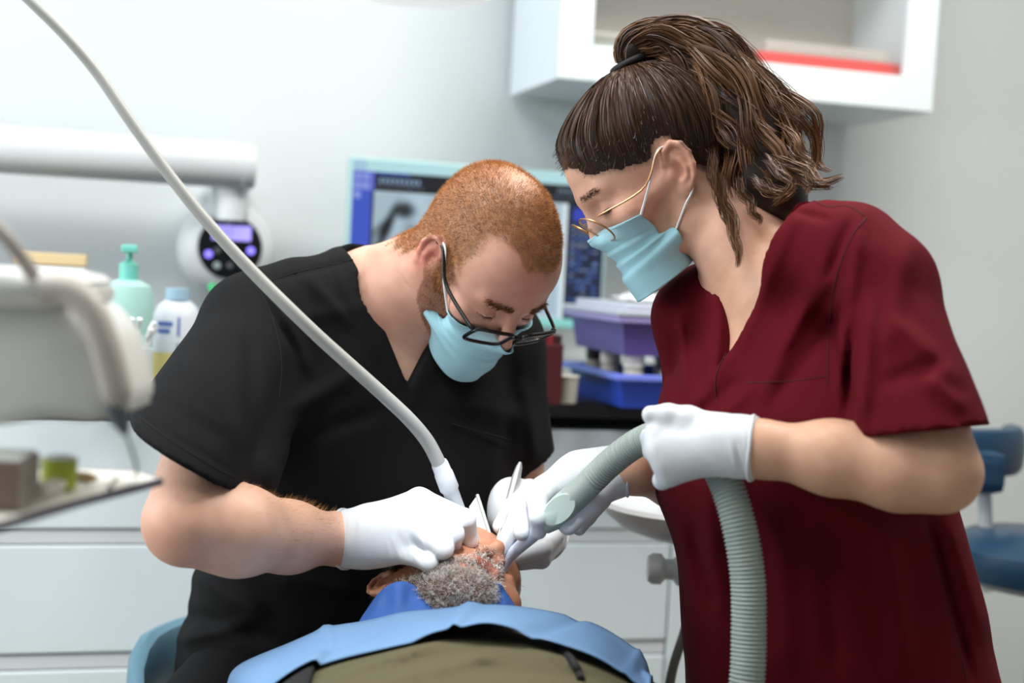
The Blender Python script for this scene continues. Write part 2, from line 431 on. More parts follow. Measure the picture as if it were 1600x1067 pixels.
# things inside the cabinet stand on its floor panel
ua, za = W(1168, 92, 0.24); ub, _ = W(1390, 112, 0.24)
rt = empty('instrument_tray', wp((ua + ub) / 2, 0.20, zb + t), WA); hw = (ub - ua) / 2
MB().box((0, 0, 0.012), (hw, 0.09, 0.012), 0.004).box((0, -0.084, 0.050), (hw, 0.006, 0.028), 0.003).box((0, 0.084, 0.050), (hw, 0.006, 0.028), 0.003).box((-hw + 0.006, 0, 0.050), (0.006, 0.078, 0.028), 0.003).box((hw - 0.006, 0, 0.050), (0.006, 0.078, 0.028), 0.003).build('tray_body', M_RED, rt)
M_CLEAR = mat('clear_plastic', lin(205, 205, 198), 0.25, alpha=0.55)
MB().box((0, 0, 0.092), (hw * 0.86, 0.075, 0.012), 0.004).build('clear_lid', M_CLEAR, rt)
tag(rt, 'long red instrument tray with clear lid inside the wall cabinet', 'tray')
ua, za = W(930, 70, 0.24)
bk = empty('plastic_case', wp(ua + 0.07, 0.2, zb + t), WA)
MB().box((0, 0, 0.035), (0.10, 0.07, 0.035), 0.008).build('case_body', mat('grey_green_plastic', lin(140, 150, 140), 0.4), bk)
MB().box((0, 0, 0.079), (0.10, 0.07, 0.008), 0.004).build('case_lid', M_CLEAR, bk)
tag(bk, 'grey plastic case with pale lid at left end inside the wall cabinet', 'case')

# x-ray unit on the wall: round control panel and long horizontal arm
xu = empty('xray_wall_unit', wp(0, 0, 0), WA)
uc, zc = W(356, 388, 0.12)
RX = Matrix.Rotation(math.radians(90), 3, 'X')
MB().lathe([(0.0, 0.12), (0.050, 0.119), (0.072, 0.112), (0.086, 0.095), (0.092, 0.07), (0.090, 0.0)], (uc, -0.002, zc), 48, RX).build('round_housing', M_WHITE2, xu)
cp = MB().lathe([(0.0, 0.004), (0.059, 0.004), (0.060, 0.0)], (uc + 0.004, -0.119, zc + 0.002), 48, RX).build('control_panel', mat('black_gloss', lin(18, 20, 22), 0.2), xu)
M_LCD = mat('violet_display', lin(150, 140, 235), 0.3, emis=lin(170, 160, 250), estr=0.8)
M_LED = mat('blue_light', lin(120, 110, 240), 0.3, emis=lin(140, 125, 250), estr=1.2)
M_GREY_BTN = mat('grey_button', lin(90, 95, 98), 0.4)
du, dz = W(362, 364, 0.125); MB().box((du, -0.1245, dz), (0.036, 0.002, 0.014), 0.0015).build('display', M_LCD, cp)
for (bx, by, m_, r_) in ((326, 397, M_LED, .0075), (392, 392, M_LED, .0075), (340, 391, M_GREY_BTN, .006), (339, 415, mat('pale_button', lin(150, 165, 165), .4), .007), (359, 415, M_GREY_BTN, .006), (377, 412, M_GREY_BTN, .006), (358, 346, mat('crest_print', lin(120, 135, 130), .4), .008)):
    u, z = W(bx, by, 0.125); MB().lathe([(0, .002), (r_ * .8, .002), (r_, .0)], (u, -0.1235, z), 20, RX).build('button', m_, cp)
u, z = W(335, 449, 0.115)
ring = [(u + .0075 * math.cos(a), -0.112, z + .0075 * math.sin(a)) for a in np.linspace(0, 2 * math.pi, 25)]
MB().tube(ring, 0.0024, 8, False).build('indicator_ring', mat('green_light', lin(10, 190, 110), .4, emis=lin(0, 200, 110), estr=1.0), xu)
ao = 0.17
ue, ze = W(399, 259, ao); us, zs2 = W(-60, 231, ao); zz = (ze + zs2) / 2; r_ = 0.042
AX = Matrix.Rotation(math.radians(90), 3, 'Y')
L = ue - us + 0.3
MB().lathe([(0.0, -L), (r_, -L), (r_, -0.006), (r_ - 0.004, -0.001), (0.0, 0.0)], (ue, -ao, zz), 36, AX).build('horizontal_arm', M_WHITE2, xu)
MB().lathe([(r_ + .0015, -0.004), (r_ + .0015, 0.0)], (ue - 0.02, -ao, zz), 36, AX).build('arm_collar', M_WHITE2, xu)
MB().box((uc, -0.07, zz - 0.06), (0.035, 0.07, 0.035), 0.01).box((uc, -0.03, zz - 0.09), (0.05, 0.03, 0.045), 0.01).build('wall_bracket', M_WHITE2, xu)
MB().lathe([(0.026, 0), (0.026, 0.07)], (uc, -ao + 0.02, zz - 0.10), 24).build('swivel_post', M_WHITE2, xu)
tag(xu, 'white x-ray unit on the wall with round black control panel and long arm', 'xray unit')

# lamp underside that just dips into the top of the frame
ul, zl = W(650, 11, 0.5); 
oc = P(650, -13, 2.2)
lp = empty('lamp_head', oc)
MB().lathe([(0.0, -0.013), (0.06, -0.012), (0.11, -0.006), (0.128, 0.006), (0.126, 0.03), (0.08, 0.05), (0.0, 0.055)], (0, 0, 0), 48).build('lamp_shell', mat('lamp_opal', lin(226, 230, 234), .4, emis=(1, 1, 1), estr=.45), lp)
MB().tube([(0, 0, 0.05), (0, 0, 0.5), (0, 0, 2.66 - oc[2])], 0.016, 16).build('lamp_pole', M_WHITE2, lp)
tag(lp, 'white rounded lamp head just dipping into the top edge above the monitor', 'lamp')
# ------------------------------------------------------------------ things on the worktop
# monitor, standing on the worktop near the wall
mo = 0.20
ul, ztop = W(548, 244, mo); ur, _ = W(953, 283, mo); _, zbot = W(548, 470, mo)
mw = (ur - ul) / 2; zc = W(750, 258, mo)[1]; mh = 2 * mw * 0.60 / 2
mon = empty('computer_monitor', wp((ul + ur) / 2, mo, ZW), WA); zt_ = zc - ZW
M_BEZ = mat('silver_bezel', lin(172, 210, 210), 0.3)
zmid = zt_ - mh
MB().box((0, 0.018, zmid), (mw, 0.018, mh), 0.004).build('housing', M_BEZ, mon)
MB().box((0, 0.05, 0.17), (0.03, 0.012, 0.17), 0.004).build('stand_neck', M_BEZ, mon)
MB().box((0, 0.03, 0.007), (0.12, 0.09, 0.0065), 0.003).build('stand_base', M_BEZ, mon)
def screen_mat():
    m = bpy.data.materials.new('screen_image'); m.use_nodes = True; nt = m.node_tree; b = nt.nodes['Principled BSDF']
    a = nt.nodes.new('ShaderNodeAttribute'); a.attribute_name = 'shown'
    nt.links.new(a.outputs['Color'], b.inputs['Emission Color']); b.inputs['Emission Strength'].default_value = 0.85
    b.inputs['Base Color'].default_value = (0.01, 0.01, 0.012, 1); b.inputs['Roughness'].default_value = 0.25
    return m
# picture on the screen: a fine grid of faces, each with the colour shown there
nx, ny = 220, 132; bz = 0.006
xs = np.linspace(0, 1, nx + 1); ys = np.linspace(0, 1, ny + 1)
Xg, Yg = np.meshgrid(xs, ys, indexing='ij')
Vs = np.stack([(-mw + bz) + Xg.ravel() * 2 * (mw - bz), np.full(Xg.size, -0.0012), zmid + mh - bz - Yg.ravel() * 2 * (mh - bz)], 1)
ii, jj = np.meshgrid(np.arange(nx), np.arange(ny), indexing='ij'); k = (ii * (ny + 1) + jj).ravel()
Fs = np.stack([k, k + 1, k + ny + 2, k + ny + 1], 1)
cx_ = (ii.ravel() + .5) / nx; cy_ = (jj.ravel() + .5) / ny
C = np.tile(np.array(lin(20, 24, 34)), (len(cx_), 1))
def rect(x0, y0, x1, y1, c): C[(cx_ >= x0) & (cx_ < x1) & (cy_ >= y0) & (cy_ < y1)] = lin(*c)
rect(0, 0, 1, .065, (190, 235, 240)); rect(0, 0, .05, .07, (175, 210, 235))
rect(.035, .065, 1, .19, (16, 18, 26)); rect(.09, .065, .22, .085, (40, 85, 180))
rect(0, .07, .075, .95, (66, 92, 205)); rect(0, .07, .08, .19, (100, 110, 215))
r_ = random.Random(3)
for q in range(5): rect(.005 + (q % 2) * .033, .08 + (q // 2) * .06, .03 + (q % 2) * .033, .12 + (q // 2) * .06, (140, 160, 235))
for q in range(9): rect(.10 + q * .018, .105, .10 + q * .018 + .011, .135, (150, 180, 215))
for q in range(14): rect(.09 + q * .013, .148, .09 + q * .013 + .009, .162, (120, 135, 150))
for q in range(10): rect(.80 + q * .015, .10, .80 + q * .015 + .010, .125, (110, 130, 150))
for q in range(12): rect(.78 + q * .015, .145, .78 + q * .015 + .010, .158, (80, 92, 108))
rect(.08, .19, .845, .95, (205, 228, 238)); rect(.832, .19, .845, .95, (235, 246, 250))
im = (cx_ >= .08) & (cx_ < .82) & (cy_ >= .2) & (cy_ < .93)
px_ = np.stack([cx_ * 1.66, cy_, np.zeros_like(cx_)], 1)
def blob(x, y, a, b, th, s):
    dx = (cx_ - x) * 1.66; dy = cy_ - y; c_, s_ = math.cos(th), math.sin(th)
    return s * np.exp(-(((dx * c_ + dy * s_) / a) ** 2 + ((-dx * s_ + dy * c_) / b) ** 2) ** 1.5)
g = .86 + .06 * vnoise(px_, 18, 4) - blob(.20, .30, .065, .05, 0, .66) - blob(.135, .42, .03, .14, .35, .66) - blob(.10, .44, .03, .08, .7, .3) - blob(.25, .55, .06, .16, -.3, .5) - blob(.40, .45, .08, .2, .2, .5) - blob(.60, .4, .07, .22, -.2, .55) - blob(.74, .6, .05, .2, .1, .4) - blob(.09, .6, .05, .1, 0, .35)
g = np.clip(g, .12, .95)
C[im] = (np.stack([g * .82, g * .93, g * 1.0], 1) ** 2.2)[im]
rect(.845, .19, 1, .95, (20, 32, 60)); rect(.87, .22, .93, .30, (50, 70, 190))
for q in range(15):
    for w_ in range(5):
        if r_.random() < .75: rect(.865 + w_ * .024, .33 + q * .040, .865 + w_ * .024 + .018, .33 + q * .040 + .018, r_.choice([(90, 120, 190), (110, 140, 200), (60, 90, 170), (120, 135, 165)]))
rect(.05, .95, 1, 1, (150, 225, 215)); rect(0, .95, .05, 1, (80, 110, 210))
me = npmesh('screen', Vs, Fs, False)
a = me.attributes.new('shown', 'FLOAT_COLOR', 'FACE'); cc = np.ones((len(C), 4), np.float32); cc[:, :3] = C; a.data.foreach_set('color', cc.ravel())
link('screen', me, screen_mat(), mon, False)
tag(mon, 'computer monitor on the worktop showing a grey dental x-ray image', 'monitor')

# plastic tubs standing corner-on: blue on the worktop, purple above it
def bench_spot(px, py, z=None):
    p = G(px, py, ZW if z is None else z); return float((p - WO) @ WU), float((p - WO) @ WN)
def tub(name, ul, ofr, width, depth, zbase, h, colr, label, flare=1.08, lip=0.010):
    root = empty(name, wp(ul + width / 2, ofr - depth / 2, zbase), WA); a = width / 2; b = depth / 2; t = .004
    mt = mat(name + '_plastic', colr, .35, noise=.03, nscale=20)
    V = []; F = []
    for (s, z) in ((1 / flare, 0), (1, h)):
        for (x, y) in ((-a, -b), (a, -b), (a, b), (-a, b)): V.append((x * s, y * s, z))
    for (s, z) in ((1 / flare, t), (1, h)):
        for (x, y) in ((-a + t, -b + t), (a - t, -b + t), (a - t, b - t), (-a + t, b - t)): V.append((x * s, y * s, z))
    F += [(3, 2, 1, 0)] + [(i, (i + 1) % 4, 4 + (i + 1) % 4, 4 + i) for i in range(4)]
    F += [(8, 9, 10, 11)] + [(12 + i, 12 + (i + 1) % 4, 8 + (i + 1) % 4, 8 + i) for i in range(4)]
    F += [(4 + i, 4 + (i + 1) % 4, 12 + (i + 1) % 4, 12 + i) for i in range(4)]
    MB().add(V, F).build('tub_body', mt, root)
    MB().box((0, -b - lip / 2, h - .005), (a + lip, lip / 2, .005), .002).box((0, b + lip / 2, h - .005), (a + lip, lip / 2, .005), .002).box((-a - lip / 2, 0, h - .005), (lip / 2, b, .005), .002).box((a + lip / 2, 0, h - .005), (lip / 2, b, .005), .002).build('rim', mat(name + '_rim', tuple(min(1, c * 1.3 + .16) for c in colr), .3), root)
    tag(root, label, 'tub')
    return root, a, b
tu, to = bench_spot(967, 638)
bh_, gap = .056, .030
bl, ba, bb = tub('storage_tub', tu, to, .27, .27, ZW, bh_, lin(44, 78, 190), 'blue open plastic tub standing lowest on the worktop beside maroon tunic')
pu_z = ZW + bh_ + gap
pk = [(-.10, -.10), (-.04, -.105), (.02, -.10), (.09, -.10), (-.105, .0), (-.10, .09), (.03, .09), (.09, .06)]
pk_names = ['left front corner', 'front, second from the left', 'front, third from the left', 'right front corner', 'middle of the left side', 'left back corner', 'back middle', 'right back corner']
for i, (x, y) in enumerate(pk):
    p = np.array(bl.location) + WU * x - WN * y
    o = empty('sample_jar', p + np.array([0, 0, .0045]), WA); hh = bh_ + gap - .005
    MB().lathe([(.0, 0), (.015, 0), (.017, .004), (.017, hh - .026), (.014, hh - .020), (.0, hh - .020)], n=20).build('jar_body', mat('jar_plastic', lin(*[(190, 188, 175), (150, 150, 140), (215, 212, 196), (60, 58, 54)][i % 4]), .4), o)
    MB().lathe([(.0, hh - .020), (.018, hh - .020), (.018, hh), (.0, hh)], n=20).build('jar_cap', mat('jar_cap', lin(*[(225, 222, 208), (50, 50, 50), (230, 226, 214), (150, 146, 136)][i % 4]), .4), o)
    tag(o, 'small plastic jar inside the blue tub, ' + pk_names[i], 'jar', 'jars in the blue tub')
pt, pa, pb = tub('storage_tub', tu - .002, to, .27, .27, pu_z, .064, lin(94, 78, 146), 'purple plastic tub with clear lid resting above the blue tub')
MB().box((0, 0, .0695), (pa + .012, pb + .012, .005), .003).box((0, 0, .080), (pa - .006, pb - .006, .006), .004).build('clear_lid', mat('frosted_lid', lin(205, 212, 226), .3, alpha=.8), pt)
for i, (x, y, s) in enumerate(((-.07, -.08, .045), (.02, -.06, .055), (-.05, .05, .05))):
    p = np.array(pt.location) + WU * x - WN * y + np.array([0, 0, .0865])
    o = empty('wrapped_packet', p, WA + .4 * i)
    r_ = random.Random(i); V = []; F = []; n = 7
    for a_ in range(n):
        for b_ in range(n):
            e = min(a_, b_, n - 1 - a_, n - 1 - b_) / 3
            V.append(((a_ / (n - 1) - .5) * 2 * s, (b_ / (n - 1) - .5) * 1.2 * s, .002 + .013 * min(1, e) + r_.uniform(0, .004)))
    for a_ in range(n - 1):
        for b_ in range(n - 1): F.append((a_ * n + b_, (a_ + 1) * n + b_, (a_ + 1) * n + b_ + 1, a_ * n + b_ + 1))
    m0 = len(V); V += [(v[0], v[1], 0.0) for v in V]; F += [tuple(m0 + q for q in f[::-1]) for f in F]
    MB().add(V, F).build('pouch', mat('white_film', lin(226, 230, 238), .22), o)
    tag(o, 'crumpled white packet on the purple tub lid, ' + ['front left', 'right', 'back left'][i], 'packet', 'packets on the purple tub')

# dark red folder holder beside the man's shoulder
uf, of = bench_spot(852, 634)
fo = empty('file_holder', wp(uf, of - .11, ZW), WA)
M_DRED = mat('dark_red_card', lin(70, 14, 22), .5, noise=.2)
MB().box((0, 0, .05), (.030, .10, .05), .003).build('holder_body', M_DRED, fo)
for i in range(4): MB().box((-.021 + i * .014, -.004, .104), (.006, .092, .010), .001).build('folder', mat('folder_card', lin(*[(110, 20, 30), (60, 16, 22), (120, 26, 32), (44, 14, 18)][i]), .6), fo)
tag(fo, 'dark red file holder on the worktop behind the man in black', 'file holder')
uc_, oc_ = bench_spot(886, 630)
cu = empty('paper_cup', wp(uc_, oc_, ZW), WA)
MB().lathe([(0, 0), (.013, 0), (.015, .002), (.018, .045), (.0168, .045), (.0138, .004), (0, .004)], n=24).build('cup', mat('cup_paper', lin(190, 188, 172), .6), cu)
MB().lathe([(.0175, .043), (.0195, .045), (.0175, .047)], n=24).build('cup_rim', mat('cup_rim_paper', lin(205, 203, 190), .6), cu)
tag(cu, 'tiny pale paper cup beside the blue tub on the worktop', 'cup')

# left end of the worktop: pump bottle, white bottle, cup of swabs, black holder, box
def bot(name, px, py, out, label, cat):
    u, out = bench_spot(px, py); o = empty(name, wp(u, out, ZW), WA); global BO; BO = out; tag(o, label, cat); return o, u
so, _ = bot('pump_bottle', 194, 612, .30, 'mint green pump bottle on the worktop left of the man in black', 'bottle')
hp = W(194, 437, BO)[1] - ZW; M_MINT = mat('mint_plastic', lin(170, 212, 204), .4, noise=.02); hz = W(194, 381, BO)[1] - ZW
MB().lathe([(0, 0), (.036, 0), (.039, .004), (.039, hp * .86), (.034, hp * .95), (.018, hp), (0, hp)], n=36, sy=.75).build('bottle_body', M_MINT, so)
M_TEAL = mat('teal_plastic', lin(120, 206, 192), .4)
pm = MB().lathe([(0, hp), (.014, hp), (.0145, hp + .024), (.008, hp + .028), (.0045, hp + .03), (.0045, hz - .012), (0, hz - .012)], n=24).build('pump', M_TEAL, so)
MB().box((0, -.004, hz - .007), (.012, .020, .006), .003).build('nozzle', M_TEAL, pm)
lb_ = MB()
n = 20
for (z0, z1) in ((.03, hp * .52),):
    V = [(.0397 * math.sin(a), -.0397 * .75 * math.cos(a), z) for z in (z0, z1) for a in np.linspace(-1.0, 1.0, n)]
    lb_.add(V, [(i, i + 1, n + i + 1, n + i) for i in range(n - 1)], True)
lb_.build('paper_label', mat('mint_label', lin(196, 232, 226), .5), so)
wb, _ = bot('plastic_bottle', 272, 608, .32, 'white plastic bottle with pale blue cap beside the black shoulder', 'bottle')
hb = W(270, 468, BO)[1] - ZW
MB().lathe([(0, 0), (.034, 0), (.037, .004), (.037, hb * .80), (.030, hb * .93), (.018, hb), (0, hb)], n=36, sy=.8).build('bottle_body', mat('bottle_white', lin(226, 232, 240), .35), wb)
MB().lathe([(0, hb), (.019, hb), (.019, hb + .018), (0, hb + .019)], n=24).build('bottle_cap', mat('cap_blue', lin(170, 205, 225), .4), wb)
V = [(.0376 * math.sin(a), -.0376 * .8 * math.cos(a), z) for z in (.012, hb * .42) for a in np.linspace(-1.35, -.1, n)]
MB().add(V, [(i, i + 1, n + i + 1, n + i) for i in range(n - 1)], True).build('yellow_label', mat('label_yellow', lin(222, 206, 130), .5), wb)
for z0, z1, a0, a1 in ((.115, .155, .0, .10), (.06, .10, .0, .10), (.03, .045, .2, .8), (.12, .13, -.9, -.3), (.135, .145, -.9, -.2)):
    V = [(.0378 * math.sin(a), -.0378 * .8 * math.cos(a), z) for z in (z0 * hb / .19, z1 * hb / .19) for a in np.linspace(a0, a1, 8)]
    MB().add(V, [(i, i + 1, 8 + i + 1, 8 + i) for i in range(7)], True).build('blue_print', mat('print_blue', lin(96, 116, 190), .5), wb)
sw, _ = bot('swab_cup', 203, 624, .40, 'small white tub of cotton swabs in front of the mint bottle', 'cup')
MB().lathe([(0, 0), (.026, 0), (.028, .003), (.030, .075), (.0285, .075), (.026, .005), (0, .005)], n=28).build('cup', mat('cup_white', lin(222, 232, 234), .4), sw)
MB().box((.004, -.0292, .03), (.014, .0012, .012), .0005).build('printed_band', mat('print_grey', lin(120, 150, 150), .5), sw)
rr = random.Random(5)
for i in range(9):
    a = rr.uniform(0, 6.28); e = np.array([.026 * math.cos(a), .022 * math.sin(a), .10 + rr.uniform(-.01, .008)])
    MB().tube([(.010 * math.cos(a), .010 * math.sin(a), .012), e], .0022, 6).tube([e, e * 1.0 + np.array([.006 * math.cos(a), .006 * math.sin(a), .012])], [.0045, .004], 8).build('cotton_swab', mat('cotton', lin(236, 240, 240), .9), sw)
bh, ub_ = bot('black_organizer', 226, 603, .28, 'black organizer tray between the mint bottle and the white bottle', 'organizer')
zz_ = W(232, 515, BO)[1] - ZW
MB().box((.006, .0, zz_ / 2), (.005, .03, zz_ / 2), .002).build('divider', M_BLACKTOP, bh)
MB().box((.006, -.035, .006), (.005, .006, .006), .002).build('base_ledge', M_BLACKTOP, bh)
bx, _ = bot('tissue_box', 75, 585, .18, 'white and orange cardboard box behind the blurred white unit', 'box')
ht = W(75, 395, BO)[1] - ZW
MB().box((0, 0, ht / 2 - .01), (.055, .05, ht / 2 - .011), .002).build('carton', mat('carton_white', lin(226, 226, 222), .6), bx)
MB().box((0, 0, ht - .010), (.056, .051, .0095), .002).build('orange_lid_band', mat('carton_orange', lin(236, 208, 158), .6), bx)
MB().box((0, -.0512, ht * .55), (.05, .001, .006)).build('orange_stripe', mat('carton_orange2', lin(234, 202, 150), .6), bx)
# ------------------------------------------------------------------ heads (own frame: x = person's left, -y = forward, z = up, origin between the ears)
def ear_sdf(q, s):
    """q local to the ear centre, mirrored so that +x is outwards; y backward, z up"""
    ca, sa = math.cos(.42), math.sin(.42)
    x = q[:, 0] * ca - q[:, 1] * sa; y = q[:, 0] * sa + q[:, 1] * ca       # ear plane flares out at the back
    w = np.stack([x, y, q[:, 2]], 1)
    tilt = .18; ct, st = math.cos(tilt), math.sin(tilt)
    w = np.stack([w[:, 0], w[:, 1] * ct - w[:, 2] * st, w[:, 1] * st + w[:, 2] * ct], 1)
    plate = ell(w, (0.000, .001, .004), (.0052, .0165, .0285))
    conch = ell(w, (.0085, -.004, -.003), (.0105, .0092, .0140))
    d = smax(plate, -conch, .004)
    pts = [(-.002, -.010, .002), (.004, -.0145, .012), (.005, -.010, .026), (.005, .001, .0325), (.005, .012, .027), (.0045, .0172, .014), (.004, .0170, .000), (.003, .0130, -.013), (.002, .006, -.022)]
    d = smin(d, chain(w, pts, [.0026, .0031, .0036, .0038, .0038, .0036, .0034, .0031, .0028], .002), .0022)
    an = [(.003, -.002, .019), (.0035, .005, .010), (.004, .008, -.001), (.0035, .005, -.011), (.003, -.002, -.015)]
    d = smin(d, chain(w, an, [.0018, .0024, .0026, .0026, .0026], .002), .003)
    d = smin(d, ell(w, (.001, -.002, -.0235), (.0042, .0085, .0085)), .005)      # lobe
    d = smin(d, ell(w, (.002, -.0125, -.003), (.0040, .0035, .0060)), .004)       # tragus
    return d
def head_sdf(q, fem=False, ears=True, mouth=0.0, detail=True):
    q = q.astype(np.float32)
    d = ell(q, (0, .012, .050), (.0755, .0965, .081))
    d = smin(d, ell(q, (0, -.046, .046), (.058, .048, .054)), .03)               # forehead
    d = smin(d, ell(q, (0, .060, .005), (.055, .040, .050)), .03)                # occiput
    ax = np.stack([np.abs(q[:, 0]), q[:, 1], q[:, 2]], 1)
    d = smin(d, rcone(q, (0, -.040, -.005), (0, -.066, -.084), .054, .026), .03)  # face block
    jw = .046 if fem else .050
    d = smin(d, rcone(ax, (jw, -.004, -.056), (.013, -.078, -.092), .015, .014), .024)   # jaw line
    d = smin(d, rcone(ax, (.056, .0, -.01), (jw, -.004, -.056), .014, .014), .02)
    d = smin(d, ell(q, (0, -.083, -.094), (.020, .014, .013)), .014)             # chin
    d = smin(d, ell(ax, (.043, -.061, -.014), (.023, .022, .018)), .016)         # cheekbone
    d = smin(d, rcone(ax, (.048, -.050, -.012), (.066, -.005, -.004), .010, .007), .012)
    d = smin(d, rcone(ax, (.010, -.0885, .029), (.040, -.074, .029), .009, .010), .014 if fem else .011)   # brow
    if detail:
        d = smax(d, -ell(ax, (.0315, -.098, .009), (.019, .016, .011)), .010)    # eye socket
        d = smin(d, ell(ax, (.0315, -.0735, .007), (.0150, .0135, .0125)), .004) # eyeball under lids
        d = smin(d, chain(ax, [(.0175, -.0810, .008), (.026, -.0872, .0055), (.036, -.0865, .0048), (.046, -.0765, .006)], [.0018, .0022, .0022, .0018], .002), .003)  # upper lid edge
    d = smin(d, rcone(q, (0, -.092, .018), (0, -.1060 if fem else -.1125, -.019), .0065, .0085 if fem else .0095), .010)   # nose
    d = smin(d, ell(ax, (.0105, -.097 if fem else -.102, -.026), (.0078, .0095, .0070)), .006)
    if mouth >= 0:
        op = mouth
        d = smin(d, chain(ax, [(0, -.1005, -.051), (.012, -.0985, -.0515), (.025, -.088, -.056)], [.0055, .0050, .003], .004), .006)
        d = smin(d, chain(ax, [(0, -.0985, -.062 - op), (.012, -.0965, -.0615 - op), (.025, -.087, -.057)], [.0065, .0055, .003], .004), .006)
        if op > 0: d = smax(d, -ell(q, (0, -.103, -.0565 - op / 2), (.021, .026, .003 + op * .62)), .004)
        else: d = smax(d, -chain(ax, [(0, -.107, -.0568), (.022, -.0925, -.0565)], [.0012, .001], .001), .003)
    if ears:
        for s in (-1, 1):
            c = np.array([s * .0735, .010, -.002], np.float32)
            def fe(Q, s=s, c=c):
                e = Q - c; e = np.stack([e[:, 0] * s, e[:, 1], e[:, 2]], 1); return ear_sdf(e, s)
            d = region(q, c, .05, d, fe, .006)
    return d
class Head:
    def __init__(s, E, F, U, scale=1.0, **kw):
        s.E = np.asarray(E, float); F = nrm(F); B = -F; U = nrm(np.asarray(U, float) - B * (np.asarray(U, float) @ B)); L = np.cross(B, U)
        s.R = np.stack([L, B, U], 1); s.s = scale; s.kw = kw
    def loc(s, Q): return ((Q - s.E.astype(np.float32)) @ s.R.astype(np.float32)) / s.s
    def wld(s, q): return s.E + (np.asarray(q, float) * s.s) @ s.R.T
    def sdf(s, Q): return head_sdf(s.loc(Q), **s.kw) * s.s
    def loc_sdf(s, q): return head_sdf(np.asarray(q, np.float32), **s.kw)
    def face_sdf(s, q):
        kw = dict(s.kw); kw['ears'] = False; kw['detail'] = False; kw['mouth'] = -1
        return head_sdf(np.asarray(q, np.float32), **kw)
def trace(fn, o, dirs, tmax=.25):
    """march from outside towards o along -dirs until fn < 0"""
    t = np.full(len(dirs), tmax, np.float32)
    for _ in range(60):
        q = o + dirs * t[:, None]; dd = fn(q.astype(np.float32)); t = np.maximum(t - np.maximum(dd, -.002) * .8, .005)
    return t
def skin_mat(name):
    m = bpy.data.materials.new(name); m.use_nodes = True; nt = m.node_tree; b = nt.nodes['Principled BSDF']
    a = nt.nodes.new('ShaderNodeAttribute'); a.attribute_name = 'skin_tone'
    tc = nt.nodes.new('ShaderNodeTexCoord'); n = nt.nodes.new('ShaderNodeTexNoise'); n.inputs['Scale'].default_value = 60; n.inputs['Detail'].default_value = 5
    nt.links.new(tc.outputs['Object'], n.inputs['Vector'])
    mx = nt.nodes.new('ShaderNodeMix'); mx.data_type = 'RGBA'; mx.blend_type = 'MULTIPLY'; mx.inputs[0].default_value = .35
    cr = nt.nodes.new('ShaderNodeValToRGB'); cr.color_ramp.elements[0].position = .3; cr.color_ramp.elements[0].color = (.78, .62, .56, 1); cr.color_ramp.elements[1].position = .7; cr.color_ramp.elements[1].color = (1, 1, 1, 1)
    nt.links.new(n.outputs[0], cr.inputs[0]); nt.links.new(a.outputs['Color'], mx.inputs[6]); nt.links.new(cr.outputs[0], mx.inputs[7]); nt.links.new(mx.outputs[2], b.inputs['Base Color'])
    b.inputs['Roughness'].default_value = .48; b.inputs['Specular IOR Level'].default_value = .4
    b.inputs['Subsurface Weight'].default_value = .12; b.inputs['Subsurface Radius'].default_value = (1, .35, .2); b.inputs['Subsurface Scale'].default_value = .006
    n2 = nt.nodes.new('ShaderNodeTexNoise'); n2.inputs['Scale'].default_value = 500; nt.links.new(tc.outputs['Object'], n2.inputs['Vector'])
    bp = nt.nodes.new('ShaderNodeBump'); bp.inputs['Strength'].default_value = .12; bp.inputs['Distance'].default_value = .001
    nt.links.new(n2.outputs[0], bp.inputs['Height']); nt.links.new(bp.outputs[0], b.inputs['Normal'])
    return m
def mixc(base, mask, col):
    return base * (1 - mask[:, None]) + np.asarray(col, np.float32)[None] * mask[:, None]
def strands(name, roots, dirs, nrms, length, width, mat_, parent, seg=1, curl=0.0, seed=0, rnd=.35):
    """hair blades: one mesh of thin tapered triangles / ribbons"""
    r = np.random.default_rng(seed); n = len(roots)
    L = (np.broadcast_to(length, n) * r.uniform(.6, 1.25, n))[:, None]
    D = dirs + r.normal(size=(n, 3)) * rnd; D /= np.linalg.norm(D, axis=1, keepdims=True)
    S = np.cross(D, r.normal(size=(n, 3))); S /= np.linalg.norm(S, axis=1, keepdims=True) + 1e-9
    if seg == 1:
        V = np.stack([roots - S * width / 2, roots + S * width / 2, roots + D * L], 1).reshape(-1, 3)
        Fq = np.arange(3 * n).reshape(-1, 3)
    else:
        W2 = np.cross(S, D); rows = []
        for j in range(seg + 1):
            t = j / seg; ph = r.uniform(0, 6.28, n)[:, None] if j == 0 else ph
            c = roots + D * L * t + curl * L * (S * np.cos(t * 7 + ph) + W2 * np.sin(t * 7 + ph) - S * np.cos(ph) - W2 * np.sin(ph))
            w = width * (1 - .8 * t) / 2; rows += [c - S * w, c + S * w]
        V = np.stack(rows, 1).reshape(-1, 3); m = 2 * (seg + 1); b = np.arange(n)[:, None] * m
        Fq = np.concatenate([b + np.array([[2 * j, 2 * j + 1, 2 * j + 3, 2 * j + 2]]) for j in range(seg)], 0)
    me = npmesh(name, V, Fq, True)
    o = link(name, me, mat_, parent); o['kind'] = 'stuff'; return o
